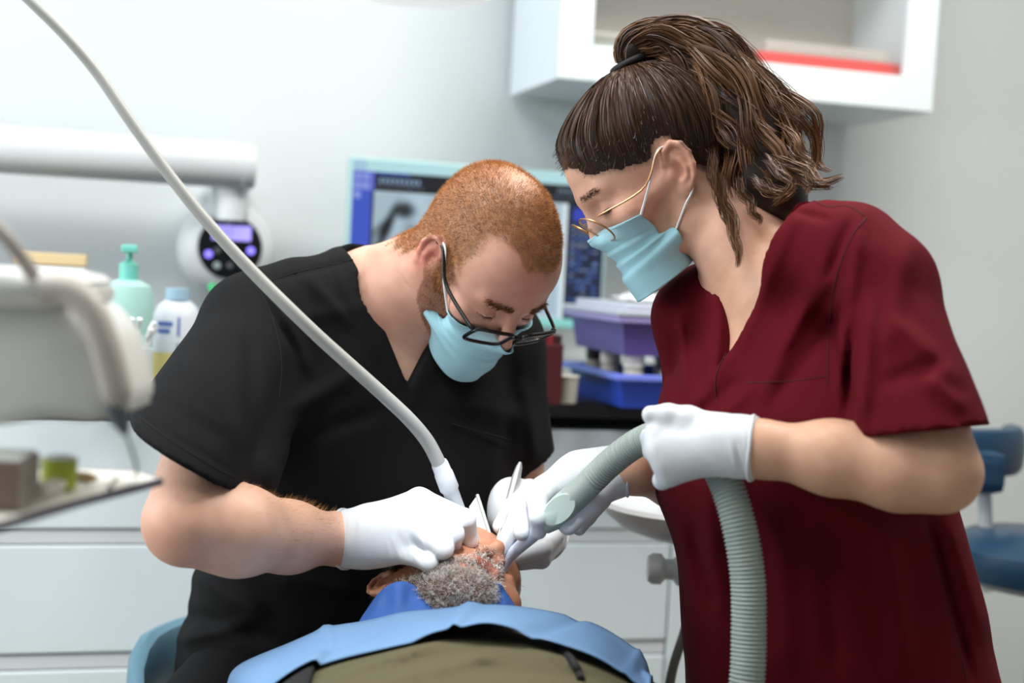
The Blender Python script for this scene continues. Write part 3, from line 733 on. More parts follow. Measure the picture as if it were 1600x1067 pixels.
def scatter(V, Fq, mask, n, seed=0):
    """random points on the quads whose vertices' mean mask passes a random test"""
    r = np.random.default_rng(seed)
    q = V[Fq]; ar = np.linalg.norm(np.cross(q[:, 2] - q[:, 0], q[:, 3] - q[:, 1]), axis=1) / 2
    w = ar * mask[Fq].mean(1); w = w / w.sum(); f = r.choice(len(Fq), n, p=w)
    a, b = r.uniform(size=(2, n, 1)); p = q[f]
    pos = (p[:, 0] * (1 - a) + p[:, 1] * a) * (1 - b) + (p[:, 3] * (1 - a) + p[:, 2] * a) * b
    nn = np.cross(p[:, 2] - p[:, 0], p[:, 3] - p[:, 1]); nn /= np.linalg.norm(nn, axis=1, keepdims=True) + 1e-12
    return pos, nn
def hair_mat(name, c0, c1, rough=.45):
    m = bpy.data.materials.new(name); m.use_nodes = True; nt = m.node_tree; b = nt.nodes['Principled BSDF']
    tc = nt.nodes.new('ShaderNodeTexCoord'); n = nt.nodes.new('ShaderNodeTexNoise'); n.inputs['Scale'].default_value = 120; n.inputs['Detail'].default_value = 4
    nt.links.new(tc.outputs['Object'], n.inputs['Vector']); cr = nt.nodes.new('ShaderNodeValToRGB')
    cr.color_ramp.elements[0].position = .35; cr.color_ramp.elements[0].color = (*c0, 1); cr.color_ramp.elements[1].position = .65; cr.color_ramp.elements[1].color = (*c1, 1)
    nt.links.new(n.outputs[0], cr.inputs[0]); nt.links.new(cr.outputs[0], b.inputs['Base Color']); b.inputs['Roughness'].default_value = rough
    b.inputs['Specular IOR Level'].default_value = .35
    return m
# surgical mask: pleated sheet wrapped over the lower face, with two ear loops a side
M_MASK = mat('mask_blue', lin(168, 216, 228), .8, noise=.02, nscale=80, bump=.15, bscale=900, spec=.2)
M_LOOP = mat('mask_loop', lin(238, 242, 244), .8)
def face_mask(h, parent, top=-.006, bot=-.108, th=1.10, off=.005, name='face_mask', tent=.010, side=((0, 1.04, -.020), (.40, 1.00, -.056), (.60, 1.42, -.056), (1, 1.40, -.106))):
    nu, nv = 61, 41
    u = np.linspace(-1, 1, nu); v = np.linspace(0, 1, nv)
    Ug, Vg = np.meshgrid(u, v, indexing='ij')
    au = np.abs(Ug)
    sd = np.array(side); vv = np.linspace(0, 1, 60); k5 = np.ones(7) / 7
    sm_ = lambda c: np.interp(Vg, vv, np.convolve(np.pad(np.interp(vv, sd[:, 0], sd[:, c]), 3, 'edge'), k5, 'valid'))
    wgt = au ** 2.6
    ang = Ug * (th * (1 - wgt) + sm_(1) * wgt)
    z = (top + (bot - top) * Vg) * (1 - au ** 1.6) + sm_(2) * au ** 1.6
    dirs = np.stack([np.sin(ang), -np.cos(ang), np.zeros_like(ang)], -1).reshape(-1, 3)
    o = np.stack([np.zeros(ang.size), np.full(ang.size, -.020), np.maximum(z.ravel(), -.094)], 1)
    t = trace(h.face_sdf, o, dirs).reshape(nu, nv); t0 = t.copy()
    for _ in range(160):                                                    # a taut sheet spans the hollows
        tt = t.copy(); tt[1:-1, 1:-1] = (t[:-2, 1:-1] + t[2:, 1:-1] + t[1:-1, :-2] + t[1:-1, 2:]) / 4
        tt[1:-1, -1] = tt[1:-1, -2]; t = np.maximum(tt, t0)
    for _ in range(6):
        tt = t.copy(); tt[1:-1, 1:-1] = (t[:-2, 1:-1] + t[2:, 1:-1] + t[1:-1, :-2] + t[1:-1, 2:]) / 4; t = tt
    pl = np.zeros_like(Vg)
    for c in (.30, .48, .66): pl += .0026 * (1 - sstep(Vg, c - .02, c + .13)) * sstep(Vg, c - .025, c - .005)
    pl += tent * np.exp(-((Vg - .50) / .32) ** 2) * (1 - au ** 2.2)
    pl += .0022 * np.sin(Vg * 26 + Ug * 3) * sstep(au, .55, 1.0)             # gathers at the side seams
    t = np.maximum(t, t0 - .002) + off + pl
    pos = o.reshape(nu, nv, 3) + dirs.reshape(nu, nv, 3) * t[..., None]; pos[..., 2] = z
    k = np.arange(nu * nv).reshape(nu, nv)
    Fq = np.stack([k[:-1, :-1], k[1:, :-1], k[1:, 1:], k[:-1, 1:]], -1).reshape(-1, 4)
    me = npmesh(name, h.wld(pos.reshape(-1, 3)), Fq)
    ob = link(name, me, M_MASK, parent); sm = ob.modifiers.new('thickness', 'SOLIDIFY'); sm.thickness = .0012
    for s_, col in ((0, -1), (nu - 1, 1)):
        a = pos[s_, 1]; b = pos[s_, int(nv * .62)]; sg = -1 if s_ == 0 else 1
        topear = np.array([sg * .0775, -.002, .030]); back = np.array([sg * .0765, .018, .024]); low = np.array([sg * .0755, .013, -.024])
        c1 = spline([a, (a * .5 + topear * .5) + np.array([sg * .004, 0, 0]), topear, back, ], 16)
        c2 = spline([back, low, (low * .5 + b * .5) + np.array([sg * .004, 0, 0]), b], 16)
        MB().tube([h.wld(p) for p in c1 + c2[1:]], .0014, 6).build('ear_loop', M_LOOP, ob, True)
    e = [h.wld(p + np.array([0, -.0012, 0])) for p in pos[4:-4, 1]]
    MB().tube(e, .0010, 6).build('nose_wire', M_MASK, ob, True)
    return ob
# ------------------------------------------------------------------ the man in black scrubs
def glasses(h, parent, m_frame, lens_w, lens_h, fr, zc=.006, ymid=-.110, rnd=.35, tilt=.0, hinge_x=None, ear_y=.012, lens_mat=None, drop=.0):
    """frame in the head's own space: two rims, bridge, two temples, two lenses"""
    cx = lens_w / 2 + .009
    g = None
    def curve(u):  # wrap of the front
        return ymid + 2.2 * u * u
    rims = []
    for s in (-1, 1):
        pts = []
        for a in np.linspace(0, 2 * math.pi, 49):
            n = 2 / rnd if rnd < 1 else 2
            ca, sa = math.cos(a), math.sin(a)
            x = s * cx + lens_w / 2 * abs(ca) ** (2 / (2 / rnd)) * (1 if ca >= 0 else -1); z = lens_h / 2 * abs(sa) ** (2 / (2 / rnd)) * (1 if sa >= 0 else -1)
            pts.append(np.array([x, curve(x) + z * tilt, zc + z]))
        rims.append(pts)
    g = MB().tube([h.wld(p) for p in rims[0]], fr, 8, False).tube([h.wld(p) for p in rims[1]], fr, 8, False).tube([h.wld(p) for p in spline([(-.0095, curve(.0095), zc + .004), (-.004, ymid - .001, zc + .007), (.004, ymid - .001, zc + .007), (.0095, curve(.0095), zc + .004)], 10)], fr, 8).build('glasses', m_frame, parent, True)
    for s in (-1, 1):
        hx = s * (cx + lens_w / 2 + .002); zt_ = zc + lens_h * .30
        pts = spline([(hx - s * .002, curve(hx), zt_), (hx + s * .003, curve(hx) + .006, zt_), (s * .0765, -.040, zt_ - .002 + drop * .4), (s * .0785, -.004, .026 + drop), (s * .0770, .014, .022 + drop), (s * .0755, .026, .002 + drop)], 30)
        MB().tube([h.wld(p) for p in pts], fr * 1.05, 8).build('temple', m_frame, g, True)
        V = [h.wld(p) for p in rims[0 if s < 0 else 1][:-1]]; c = np.mean(V, axis=0)
        n = len(V); th = h.R[:, 1] * .0006
        Vv = [v + th for v in V] + [v - th for v in V]
        MB().add(Vv, [tuple(range(n)), tuple(range(2 * n - 1, n - 1, -1))] + [(i, (i + 1) % n, n + (i + 1) % n, n + i) for i in range(n)]).build('lens', lens_mat, g, True)
    return g
M_LENS = mat('spectacle_lens', (1, 1, 1), .02, alpha=.10)
HM = Head(P(751, 414, 1.71), (.41, -.50, -.76), (.47, -.55, .67), .925, mouth=-1)
mE1 = nrm((.94, .34, 0)); mH = np.array([-.205, 1.87, .655]); mN = np.array([-.150, 1.785, 1.165])
mR = frame(x=mE1, z=mN - mH)
SR = P(402, 512, 1.73); SL = P(768, 535, 1.86)
ELR = P(292, 816, 1.47); WRR = P(535, 842, 1.63); ELL = P(806, 792, 1.90); WRL = P(838, 838, 1.77)
mNeck = [P(572, 492, 1.80), P(650, 445, 1.755), P(705, 418, 1.735)]
torso_m = [(-.14, 0, 0, .205, .155), (0, -.005, 0, .208, .150), (.12, 0, 0, .198, .145), (.25, 0, -.004, .198, .140), (.36, 0, 0, .195, .128), (.44, 0, .005, .165, .105), (.50, 0, .01, .105, .080), (.545, 0, .012, .065, .06)]
def shrink(secs, s): return [(h, cx, cy, a - s, b - s) for h, cx, cy, a, b in secs]
mKR = np.array([-.36, 1.50, .60]); mKL = np.array([.10, 1.66, .60]); mFR = np.array([-.34, 1.62, .07]); mFL = np.array([.11, 1.78, .07])
mHR = mH + np.array([-.10, -.03, -.03]); mHL = mH + np.array([.09, .03, -.03])
def man_body(Q):
    Q = Q.astype(np.float32)
    d = loft(Q, mH, mR, shrink(torso_m, .016))
    d = smin(d, chain(Q, mNeck, [.064, .058, .060], .02), .035)
    d = smin(d, chain(Q, [P(540, 478, 1.775), SR], [.048, .048], .02), .03)
    d = smin(d, chain(Q, [P(640, 500, 1.82), SL], [.05, .05], .02), .03)
    # right arm: upper arm and forearm meet in a crease at the elbow
    up = chain(Q, [SR, P(345, 660, 1.595), ELR], [.046, .0525, .045], .02)
    fo = chain(Q, [ELR, P(372, 829, 1.50), P(452, 839, 1.56), WRR, P(580, 838, 1.62)], [.045, .0455, .0365, .027, .024], .02)
    d = smin(d, up, .03); d = smin(d, fo, .006)
    d = smin(d, chain(Q, [SL, P(790, 670, 1.89), ELL, WRL, P(825, 815, 1.735)], [.05, .048, .042, .030, .022], .02), .02)
    for hj, kn, ft in ((mHR, mKR, mFR), (mHL, mKL, mFL)):
        d = smin(d, chain(Q, [hj, kn, ft], [.078, .05, .036], .03), .03)
        d = smin(d, rcone(Q, ft + np.array([0, .03, -.03]), ft + np.array([.03, -.15, -.04]), .034, .026), .02)
    m = np.linalg.norm(Q - HM.E.astype(np.float32), axis=1) < .24
    if m.any():
        d = d.copy(); d[m] = smin(d[m], HM.sdf(Q[m]), .022)
    return d
me_, he_ = HM.E, .135
axs = [axis(-.50, .20, .008, [(me_[0] - .13, me_[0] + .15, .0022), (-.5, -.1, .0055)]), axis(1.38, 2.08, .008, [(me_[1] - .15, me_[1] + .13, .0024)]), axis(-.03, 1.40, .010, [(me_[2] - .16, me_[2] + .16, .0022), (.78, 1.0, .0055)])]
V, Fq = mesh_sdf(man_body, *axs)
man = empty('person', (float(mH[0]), float(mH[1]), 0))
me = npmesh('body', V, Fq)
q = HM.loc(V.astype(np.float32)); x, y, z = np.abs(q[:, 0]), q[:, 1], q[:, 2]
nearh = np.linalg.norm(q - np.array([0, 0, .02], np.float32), axis=1) < .17
zmin = np.interp(y, [-.05, -.02, .004, .022, .045, .10], [-.030, -.035, .024, .012, -.040, -.062])
ylim = np.interp(z, [-.06, .03, .065, .088, .105, .12, .15], [-.030, -.030, -.038, -.026, -.044, -.062, -.09])
fl = 1 - sstep(x + .003 * vnoise(q, 160, 8), .022, .046)
ylim = ylim * (1 - fl) + np.minimum(ylim, np.interp(z, [.068, .088, .105], [.0, -.080, -.10])) * fl
jit = .006 * vnoise(q, 240, 2)
hm = sstep(y + jit, ylim - .011, ylim + .011) * sstep(z + jit, zmin - .006, zmin + .006) * nearh
hm *= (np.linalg.norm(np.stack([x - .078, y - .012, z - .0], 1) / np.array([.02, .022, .036]), axis=1) > .95)
crown = np.exp(-(np.linalg.norm(q - np.array([0, .040, .125], np.float32), axis=1) / .034) ** 2)
hm_d = hm * (1 - .86 * crown)
zub = np.interp(y, [-.06, -.045, -.030], [-.045, -.020, .012])
beard = sstep(z, -.115, -.10) * (1 - sstep(z, zub - .006, zub + .006)) * (1 - sstep(y, -.004, .012)) * sstep(x, .012, .03) * nearh
beard = beard * (HM.face_sdf(q) < .009)
col = np.tile(np.array(lin(226, 182, 158), np.float32), (len(V), 1))
face = nearh * (1 - hm)
col = mixc(col, face * .75, lin(220, 166, 144))
flush = np.exp(-(np.linalg.norm(q - np.array([0, -.085, .062], np.float32), axis=1) / .05) ** 2) * nearh
col = mixc(col, flush * .45, lin(204, 120, 104))
earm = np.exp(-(np.linalg.norm((q * np.array([1, 1, 1], np.float32) - np.array([-.079, .012, 0], np.float32)), axis=1) / .03) ** 2)
col = mixc(col, earm * .75, lin(214, 120, 100))
col = mixc(col, np.clip(hm_d, 0, 1) * .70, lin(160, 112, 70))
col = mixc(col, beard * .65, lin(150, 104, 76))
elb = np.exp(-(np.linalg.norm(V - P(262, 850, 1.45), axis=1) / .05) ** 2); col = mixc(col, elb * .4, lin(218, 146, 126))
vcol(me, 'skin_tone', col)
body = link('body', me, skin_mat('man_skin'), man)
M_GINGER = hair_mat('ginger_hair', lin(150, 98, 52), lin(216, 160, 100), .55)
hp_, hn_ = scatter(V, Fq, np.clip(hm_d, 0, 1), 60000, 1)
flow = HM.R @ np.array([0, -.25, .0])
hd = hn_ * .75 + flow * .9; hd -= 0
strands('hair', hp_ - hn_ * .0008, hd, hn_, .0060, .00042, M_GINGER, man, rnd=.35, seed=1)
bp_, bn_ = scatter(V, Fq, np.clip(beard, 0, 1), 7000, 2)
strands('beard', bp_ - bn_ * .0005, bn_ * .6 + HM.R @ np.array([0, -.2, -.7]), bn_, .0055, .0004, hair_mat('beard_hair', lin(92, 58, 36), lin(170, 116, 72)), man, rnd=.3, seed=2)
# eyebrow and lash hairs
eb = (np.exp(-((z - .030 - .10 * np.maximum(0, .03 - x)) / .0042) ** 2) * sstep(x, .010, .016) * (1 - sstep(x, .044, .052)) * (y < -.06) * nearh)
ep_, en_ = scatter(V, Fq, eb * (eb > .25), 900, 3)
for s_ in (-1, 1):
    k_ = HM.loc(ep_.astype(np.float32))[:, 0] * s_ > 0
    strands('eyebrow', ep_[k_], en_[k_] * .5 + s_ * HM.R[:, 0][None] * 1.0, en_[k_], .007, .0005, hair_mat('brow_hair', lin(100, 62, 38), lin(150, 98, 60)), man, rnd=.2, seed=3)
def lashes(h, parent, m_, length=.006, down=-.5, lid=.0007):
    mb = MB(); r_ = random.Random(4)
    for s in (-1, 1):
        c = spline([(s * .0175, -.0822, .0065), (s * .026, -.0890, .0038), (s * .036, -.0885, .0032), (s * .046, -.0780, .0046)], 26)
        for p in c:
            e = p + np.array([s * r_.uniform(-.001, .002), -length * .8, length * down])
            sd = np.array([.00045, 0, 0])
            mb.add([h.wld(p - sd), h.wld(p + sd), h.wld(e)], [(0, 1, 2)])
        mb.tube([h.wld(p) for p in c], lid, 6)
        mb.build('eyelashes', m_, parent, True, kind='stuff'); mb = MB()
lashes(HM, man, hair_mat('lash_hair', lin(60, 36, 24), lin(90, 60, 40)))
# forearm hair catching the light along the upper edge
fa_m = np.exp(-((np.linalg.norm(V - P(450, 805, 1.55), axis=1)) / .075) ** 2) * (V[:, 2] > P(450, 838, 1.55)[2])
ap_, an_ = scatter(V, Fq, fa_m * (fa_m > .15), 650, 6)
strands('arm_hair', ap_, an_ * .7 + nrm(WRR - ELR) * .8, an_, .008, .00024, hair_mat('arm_hair', lin(186, 128, 70), lin(222, 170, 104)), man, rnd=.3, seed=6)
# black frame spectacles
M_BLKF = mat('black_acetate', lin(18, 18, 20), .28)
glasses(HM, man, M_BLKF, .056, .034, .0023, zc=-.004, ymid=-.118, rnd=.38, tilt=-.30, lens_mat=M_LENS)
face_mask(HM, man, top=-.018, bot=-.112, th=1.08, tent=.010)

# ---- scrub top
SLV_A = P(390, 530, 1.72); SLV_B = P(290, 706, 1.535)
slv_ax = nrm(SLV_B - SR)
def m_plain(Q):
    d = loft(Q, mH, mR, torso_m)
    return smin(d, chain(Q, [P(548, 474, 1.775), P(470, 484, 1.75), SR], [.060, .060, .062], .02), .035)
vq = (raycast(m_plain, 640, 590) - mN) @ mR; vq2 = (raycast(m_plain, 572, 430) - mN) @ mR
v_slope = abs(vq2[0] - vq[0]) / (vq2[2] - vq[2]); print('man V', vq, vq2, v_slope)
hemN = nrm((-.50, -.10, -.85))
man_folds = [(560, 405, 420, 440, 5, -2.2), (556, 398, 640, 590, 5, 1.6), (400, 445, 470, 560, 8, -2.5), (425, 450, 490, 590, 10, 3), (440, 500, 640, 470, 12, 1.5), (470, 420, 560, 520, 9, 2.6), (520, 410, 590, 560, 8, 2.4), (460, 640, 560, 580, 16, 4), (450, 690, 600, 640, 14, -3), (300, 560, 390, 700, 18, 3), (250, 620, 350, 690, 12, -2), (390, 520, 400, 740, 14, -3.5), (700, 660, 800, 700, 3, 1.6), (690, 620, 830, 660, 18, 3), (800, 560, 790, 760, 14, -3), (820, 600, 840, 730, 12, 3), (300, 900, 420, 960, 14, 4), (290, 960, 430, 1000, 14, -4), (330, 930, 500, 1010, 16, 4), (280, 1000, 400, 970, 12, 4), (430, 900, 560, 930, 18, 4), (216, 648, 372, 742, 3, -1.2)]
def man_top(Q):
    Q = Q.astype(np.float32)
    d = loft(Q, mH, mR, torso_m)
    d = smin(d, chain(Q, [P(548, 474, 1.775), P(470, 484, 1.75), SR], [.060, .060, .062], .02), .035)
    d = smin(d, chain(Q, [P(640, 500, 1.82), SL], [.062, .062], .02), .035)
    sl = smax(rcone(Q, SR, SLV_B + slv_ax * .08, .063, .078), (Q - SLV_B.astype(np.float32)) @ hemN.astype(np.float32), .006)
    cav = np.maximum(rcone(Q, SR, SLV_B + slv_ax * .08, .046, .061), -.045 - (Q - SLV_B.astype(np.float32)) @ slv_ax.astype(np.float32))
    gus = rcone(Q, P(425, 600, 1.705), P(385, 745, 1.56), .045, .035)
    sl = smin(sl, np.maximum(gus, (Q - SLV_B.astype(np.float32)) @ hemN.astype(np.float32)), .02)
    EB = P(792, 712, 1.895); ax2 = nrm(EB - SL)
    s2 = np.maximum(rcone(Q, SL, EB + ax2 * .02, .062, .064), (Q - EB.astype(np.float32)) @ ax2.astype(np.float32))
    d = smin(d, sl, .03); d = smin(d, s2, .03)
    d = smax(d, -cav, .004)
    d = folds(Q, d, [f[:5] + (f[5] * 1.5,) for f in man_folds])
    near = np.abs(d) < .03
    if near.any():
        d = d.copy(); d[near] += .0012 * vnoise(Q[near], 38, 11) + .0006 * vnoise(Q[near], 95, 12)
    # neck opening and V
    w = (Q - mN.astype(np.float32)) @ mR.astype(np.float32)
    xx = np.abs(w[:, 0] - vq[0]); hh = w[:, 2] - vq[2] + .012
    vee = np.maximum(xx - v_slope * hh, w[:, 1] - .03)                 # wedge, only at the front of the neck
    band = np.exp(-((vee - .012) / .011) ** 2) * (w[:, 1] < .03) * .0016 * (hh > -.03)
    hole = chain(Q, [P(560, 500, 1.80), P(640, 452, 1.745), P(760, 360, 1.66)], [.060, .062, .08], .02)
    return smax(smax(d - band, -vee, .003), -hole, .003)
V2, F2 = mesh_sdf(man_top, axis(-.50, .16, .0046), axis(1.40, 2.06, .0055), axis(.50, 1.27, .0046))
M_BLACKSC = mat('black_cotton', lin(24, 24, 25), .8, noise=.12, nscale=900, bump=.25, bscale=1400, spec=.12)
top = link('scrub_top', npmesh('scrub_top', V2, F2), M_BLACKSC, man)
# seams: shoulder yoke seam, armhole seam
def seam(fn, pix, d0, name, mat_, parent, r=.0008):
    out = list(raycasts(fn, spline([(a, b) for a, b in pix], 50)))
    return MB().tube(out, r, 6).build(name, mat_, parent, True)
M_SEAM = mat('black_thread', lin(14, 14, 15), .9)
seam(man_top, [(556, 404), (520, 413), (470, 424), (430, 436), (402, 447)], 1.72, 'shoulder_seam', M_SEAM, top)
seam(man_top, [(390, 440), (415, 470), (432, 520), (440, 570), (436, 620)], 1.70, 'armhole_seam', M_SEAM, top)
seam(man_top, [(216, 650), (270, 690), (330, 728), (368, 746)], 1.50, 'sleeve_hem_stitch', M_SEAM, top, .0008)
seam(man_top, [(706, 662), (740, 672), (800, 688)], 1.72, 'pocket_edge', M_SEAM, top)
# trousers
def man_pants(Q):
    Q = Q.astype(np.float32); d = loft(Q, mH, mR, [(-.12, 0, 0, .19, .14), (-.02, 0, 0, .19, .14), (.05, 0, 0, .18, .13)])
    for hj, kn, ft in ((mHR, mKR, mFR), (mHL, mKL, mFL)):
        d = smin(d, chain(Q, [hj, kn, ft + np.array([0, 0, .03])], [.092, .066, .056], .03), .03)
    return np.maximum(d, .085 - Q[:, 2]) + .002 * vnoise(Q, 40, 5)
V3, F3 = mesh_sdf(man_pants, axis(-.5, .28, .012), axis(1.36, 2.08, .012), axis(.05, .80, .012))
link('trousers', npmesh('trousers', V3, F3), M_BLACKSC, man)
tag(man, 'person in black scrubs with black glasses and face mask, bending over the patient', 'person')

# ---- gloves
M_GLOVE = mat('white_latex', lin(216, 220, 224), .42, noise=.02, nscale=60, bump=.06, bscale=500, sss=.08)
def glove(name, fn, center, half, step, parent, cuff=None):
    c = np.asarray(center); h = np.asarray(half)
    Vg, Fg = mesh_sdf(fn, axis(c[0] - h[0], c[0] + h[0], step), axis(c[1] - h[1], c[1] + h[1], step), axis(c[2] - h[2], c[2] + h[2], step))
    o = link(name, npmesh(name, Vg, Fg), M_GLOVE, parent)
    return o
def cuff_ring(name, c, ax_, fn, parent, wob=.0010, th=.0019):
    a = nrm(ax_); u = nrm(np.cross(a, (0, 1, 0))); v = np.cross(a, u); pts = []; rs = np.linspace(.012, .05, 77)
    for t in np.linspace(0, 2 * math.pi, 41):
        w = u * math.cos(t) + v * math.sin(t); dd = fn((np.asarray(c) + a * .0025 + w[None] * rs[:, None]).astype(np.float32))
        r = rs[np.argmax(dd > 0)] if (dd > 0).any() else .03
        pts.append(np.asarray(c) + a * .0030 + w * (r + .0002 + wob * .5 * math.sin(3 * t)) + a * wob * math.sin(2 * t + 1))
    pts[-1] = pts[0]
    return MB().tube(pts, th, 8, False).build(name, M_GLOVE, parent, True)
gAx = nrm(P(600, 838, 1.61) - P(535, 842, 1.63))
gA0 = P(535, 842, 1.632)
def glove_mr(Q):
    Q = Q.astype(np.float32)
    d = chain(Q, [P(520, 842, 1.637), P(560, 841, 1.622), P(600, 838, 1.612)], [.0305, .0300, .029], .02)
    for a, b, ra, rb in ((P(585, 822, 1.612), P(655, 781, 1.600), .022, .0135), (P(585, 828, 1.608), P(664, 800, 1.590), .023, .0135), (P(585, 838, 1.605), P(650, 828, 1.583), .024, .0135), (P(580, 850, 1.607), P(636, 863, 1.585), .022, .0125)):
        d = smin(d, rcone(Q, a, b, ra, rb), .018)
    th = chain(Q, [P(590, 820, 1.630), P(650, 800, 1.655), P(698, 806, 1.662), P(724, 832, 1.655)], [.020, .015, .0125, .0105], .008)
    d = smin(d, th, .010)
    f1 = chain(Q, [P(655, 781, 1.600), P(728, 811, 1.596), P(734, 842, 1.615), P(722, 858, 1.640)], [.0138, .0112, .0098, .0085], .004)
    f2 = chain(Q, [P(664, 800, 1.590), P(709, 834, 1.578), P(706, 856, 1.602), P(700, 864, 1.625)], [.0138, .0115, .0100, .009], .004)
    f3 = chain(Q, [P(650, 828, 1.583), P(693, 857, 1.567), P(688, 868, 1.595), P(680, 866, 1.615)], [.0138, .0112, .0098, .009], .004)
    f4 = chain(Q, [P(636, 863, 1.585), P(670, 879, 1.568), P(666, 882, 1.595), P(660, 878, 1.61)], [.0128, .0098, .0088, .008], .004)
    for f in (f1, f2, f3, f4): d = smin(d, f, .0045)
    d = folds(Q, d, [(612, 838, 628, 880, 3.0, .9), (622, 832, 640, 878, 2.6, -.7), (634, 836, 652, 880, 2.8, .9), (646, 838, 662, 882, 2.6, -.7), (655, 838, 672, 872, 2.5, .8), (640, 818, 675, 845, 4, -.6), (604, 845, 612, 880, 4, .5), (545, 805, 541, 880, 3, .6), (556, 802, 552, 882, 4, -.5)])
    return np.maximum(d, -((Q - gA0.astype(np.float32)) @ gAx.astype(np.float32)))
g1 = glove('glove', glove_mr, P(635, 828, 1.61), (.10, .09, .075), .0021, man)
cuff_ring('cuff_rim', gA0, gAx, glove_mr, g1, th=.0023)
def glove_ml(Q):
    Q = Q.astype(np.float32)
    d = chain(Q, [P(846, 842, 1.775), P(838, 828, 1.745), P(818, 806, 1.728)], [.033, .032, .030], .02)
    d = smin(d, ell(Q, P(800, 798, 1.725), (.030, .030, .036)), .02)
    d = smin(d, chain(Q, [P(800, 776, 1.720), P(826, 768, 1.700)], [.022, .0145], .01), .014)
    f1 = chain(Q, [P(828, 768, 1.700), P(800, 796, 1.672), P(782, 822, 1.672)], [.0140, .0125, .0095], .005)      # index on the instrument
    f2 = chain(Q, [P(838, 800, 1.70), P(806, 822, 1.680), P(786, 846, 1.668)], [.0125, .0110, .0090], .005)
    f3 = chain(Q, [P(864, 836, 1.725), P(846, 858, 1.680), P(806, 870, 1.664)], [.0125, .0118, .0095], .005)
    f4 = chain(Q, [P(866, 850, 1.735), P(846, 874, 1.692), P(812, 880, 1.680)], [.0118, .0105, .0088], .005)
    for f in (f1, f2, f3, f4): d = smin(d, f, .005)
    a = nrm(P(818, 806, 1.728) - P(846, 842, 1.775))
    return np.maximum(d, -((Q - P(846, 842, 1.772).astype(np.float32)) @ a.astype(np.float32)))
g2 = glove('glove', glove_ml, P(815, 820, 1.71), (.085, .10, .085), .0022, man)
cuff_ring('cuff_rim', P(846, 842, 1.772), P(818, 806, 1.728) - P(846, 842, 1.775), glove_ml, g2)
# ------------------------------------------------------------------ the woman in maroon scrubs
HW = Head(P(1030, 281, 1.615), (-.80, -.13, -.585), (-.585, .0, .81), .92, fem=True, mouth=-1)
wE1 = nrm((.55, -.83, 0)); wH = np.array([.395, 1.60, .715]); wN = np.array([.288, 1.54, 1.195])
wR = frame(x=wE1, z=wN - wH)
WSL = P(1378, 446, 1.425); WSR = P(1100, 500, 1.665)
WEL = P(1470, 738, 1.335); WWL = P(1186, 701, 1.375)
WER = P(1150, 760, 1.70); WWR = P(985, 733, 1.60)
wNeck = [P(1215, 450, 1.565), P(1155, 378, 1.585), P(1085, 315, 1.61)]
torso_w = [(-.26, 0, 0, .195, .155), (-.06, 0, 0, .195, .152), (.08, 0, -.004, .180, .137), (.19, 0, -.010, .170, .128), (.29, 0, -.022, .172, .132), (.37, 0, -.006, .165, .112), (.435, 0, .008, .115, .082), (.49, 0, .012, .065, .055)]
wHL = wH + np.array([.05, -.08, .0]); wHR = wH + np.array([-.05, .08, .0])
def woman_body(Q):
    Q = Q.astype(np.float32)
    d = loft(Q, wH, wR, shrink(torso_w, .016))
    d = smin(d, chain(Q, wNeck, [.058, .047, .047], .02), .03)
    d = smin(d, rcone(Q, P(1275, 400, 1.49), WSL, .044, .044), .03)
    d = smin(d, rcone(Q, P(1170, 450, 1.60), WSR, .044, .044), .03)
    d = smin(d, chain(Q, [WSL, P(1426, 600, 1.375), WEL], [.044, .043, .036], .02), .02)
    d = smin(d, chain(Q, [WEL, P(1405, 730, 1.345), P(1300, 715, 1.36), WWL, P(1120, 696, 1.385)], [.0365, .0385, .033, .0245, .022], .02), .012)
    d = smin(d, chain(Q, [WSR, P(1130, 640, 1.70), WER, P(1060, 748, 1.65), WWR, P(930, 742, 1.60)], [.044, .042, .036, .033, .0245, .022], .02), .015)
    for hj, sx in ((wHL, .03), (wHR, -.03)):
        ft = np.array([hj[0] + .02, hj[1], .08]); kn = np.array([hj[0] - .03, hj[1] - .02, .42])
        d = smin(d, chain(Q, [hj, kn, ft], [.082, .052, .036], .03), .03)
        d = smin(d, rcone(Q, ft + np.array([.02, .01, -.045]), ft + np.array([-.14, -.07, -.052]), .033, .026), .02)
    m = np.linalg.norm(Q - HW.E.astype(np.float32), axis=1) < .24
    if m.any():
        d = d.copy(); d[m] = smin(d[m], HW.sdf(Q[m]), .018)
    return d
he = HW.E
V, Fq = mesh_sdf(woman_body, axis(.02, .66, .008, [(he[0] - .15, he[0] + .13, .0022)]), axis(1.24, 1.84, .008, [(he[1] - .13, he[1] + .12, .0026)]), axis(-.02, 1.46, .010, [(he[2] - .15, he[2] + .16, .0022), (.9, 1.06, .005)]))
woman = empty('person', (float(wH[0]), float(wH[1]), 0))
me = npmesh('body', V, Fq)
q = HW.loc(V.astype(np.float32)); ax_, y, z = np.abs(q[:, 0]), q[:, 1], q[:, 2]
nearh = np.linalg.norm(q - np.array([0, 0, .02], np.float32), axis=1) < .17
def w_hairline(q):
    ax_, y, z = np.abs(q[:, 0]), q[:, 1], q[:, 2]
    zl = np.interp(y, [-.11, -.096, -.088, -.079, -.055, -.031, -.012, -.003, .012, .020, .028, .045, .10], [.080, .076, .060, .043, .034, .024, .020, .034, .040, .030, -.008, -.04, -.055])
    return z - zl + .0022 * vnoise(q, 260, 6) + .0016 * vnoise(q, 900, 7)
hmw = sstep(w_hairline(q), -.004, .014) * nearh
col = np.tile(np.array(lin(216, 170, 142), np.float32), (len(V), 1))
col = mixc(col, nearh * .7, lin(222, 176, 152))
ck = np.exp(-(np.linalg.norm(q - np.array([.05, -.06, -.02], np.float32), axis=1) / .035) ** 2); col = mixc(col, ck * .35, lin(214, 138, 120))
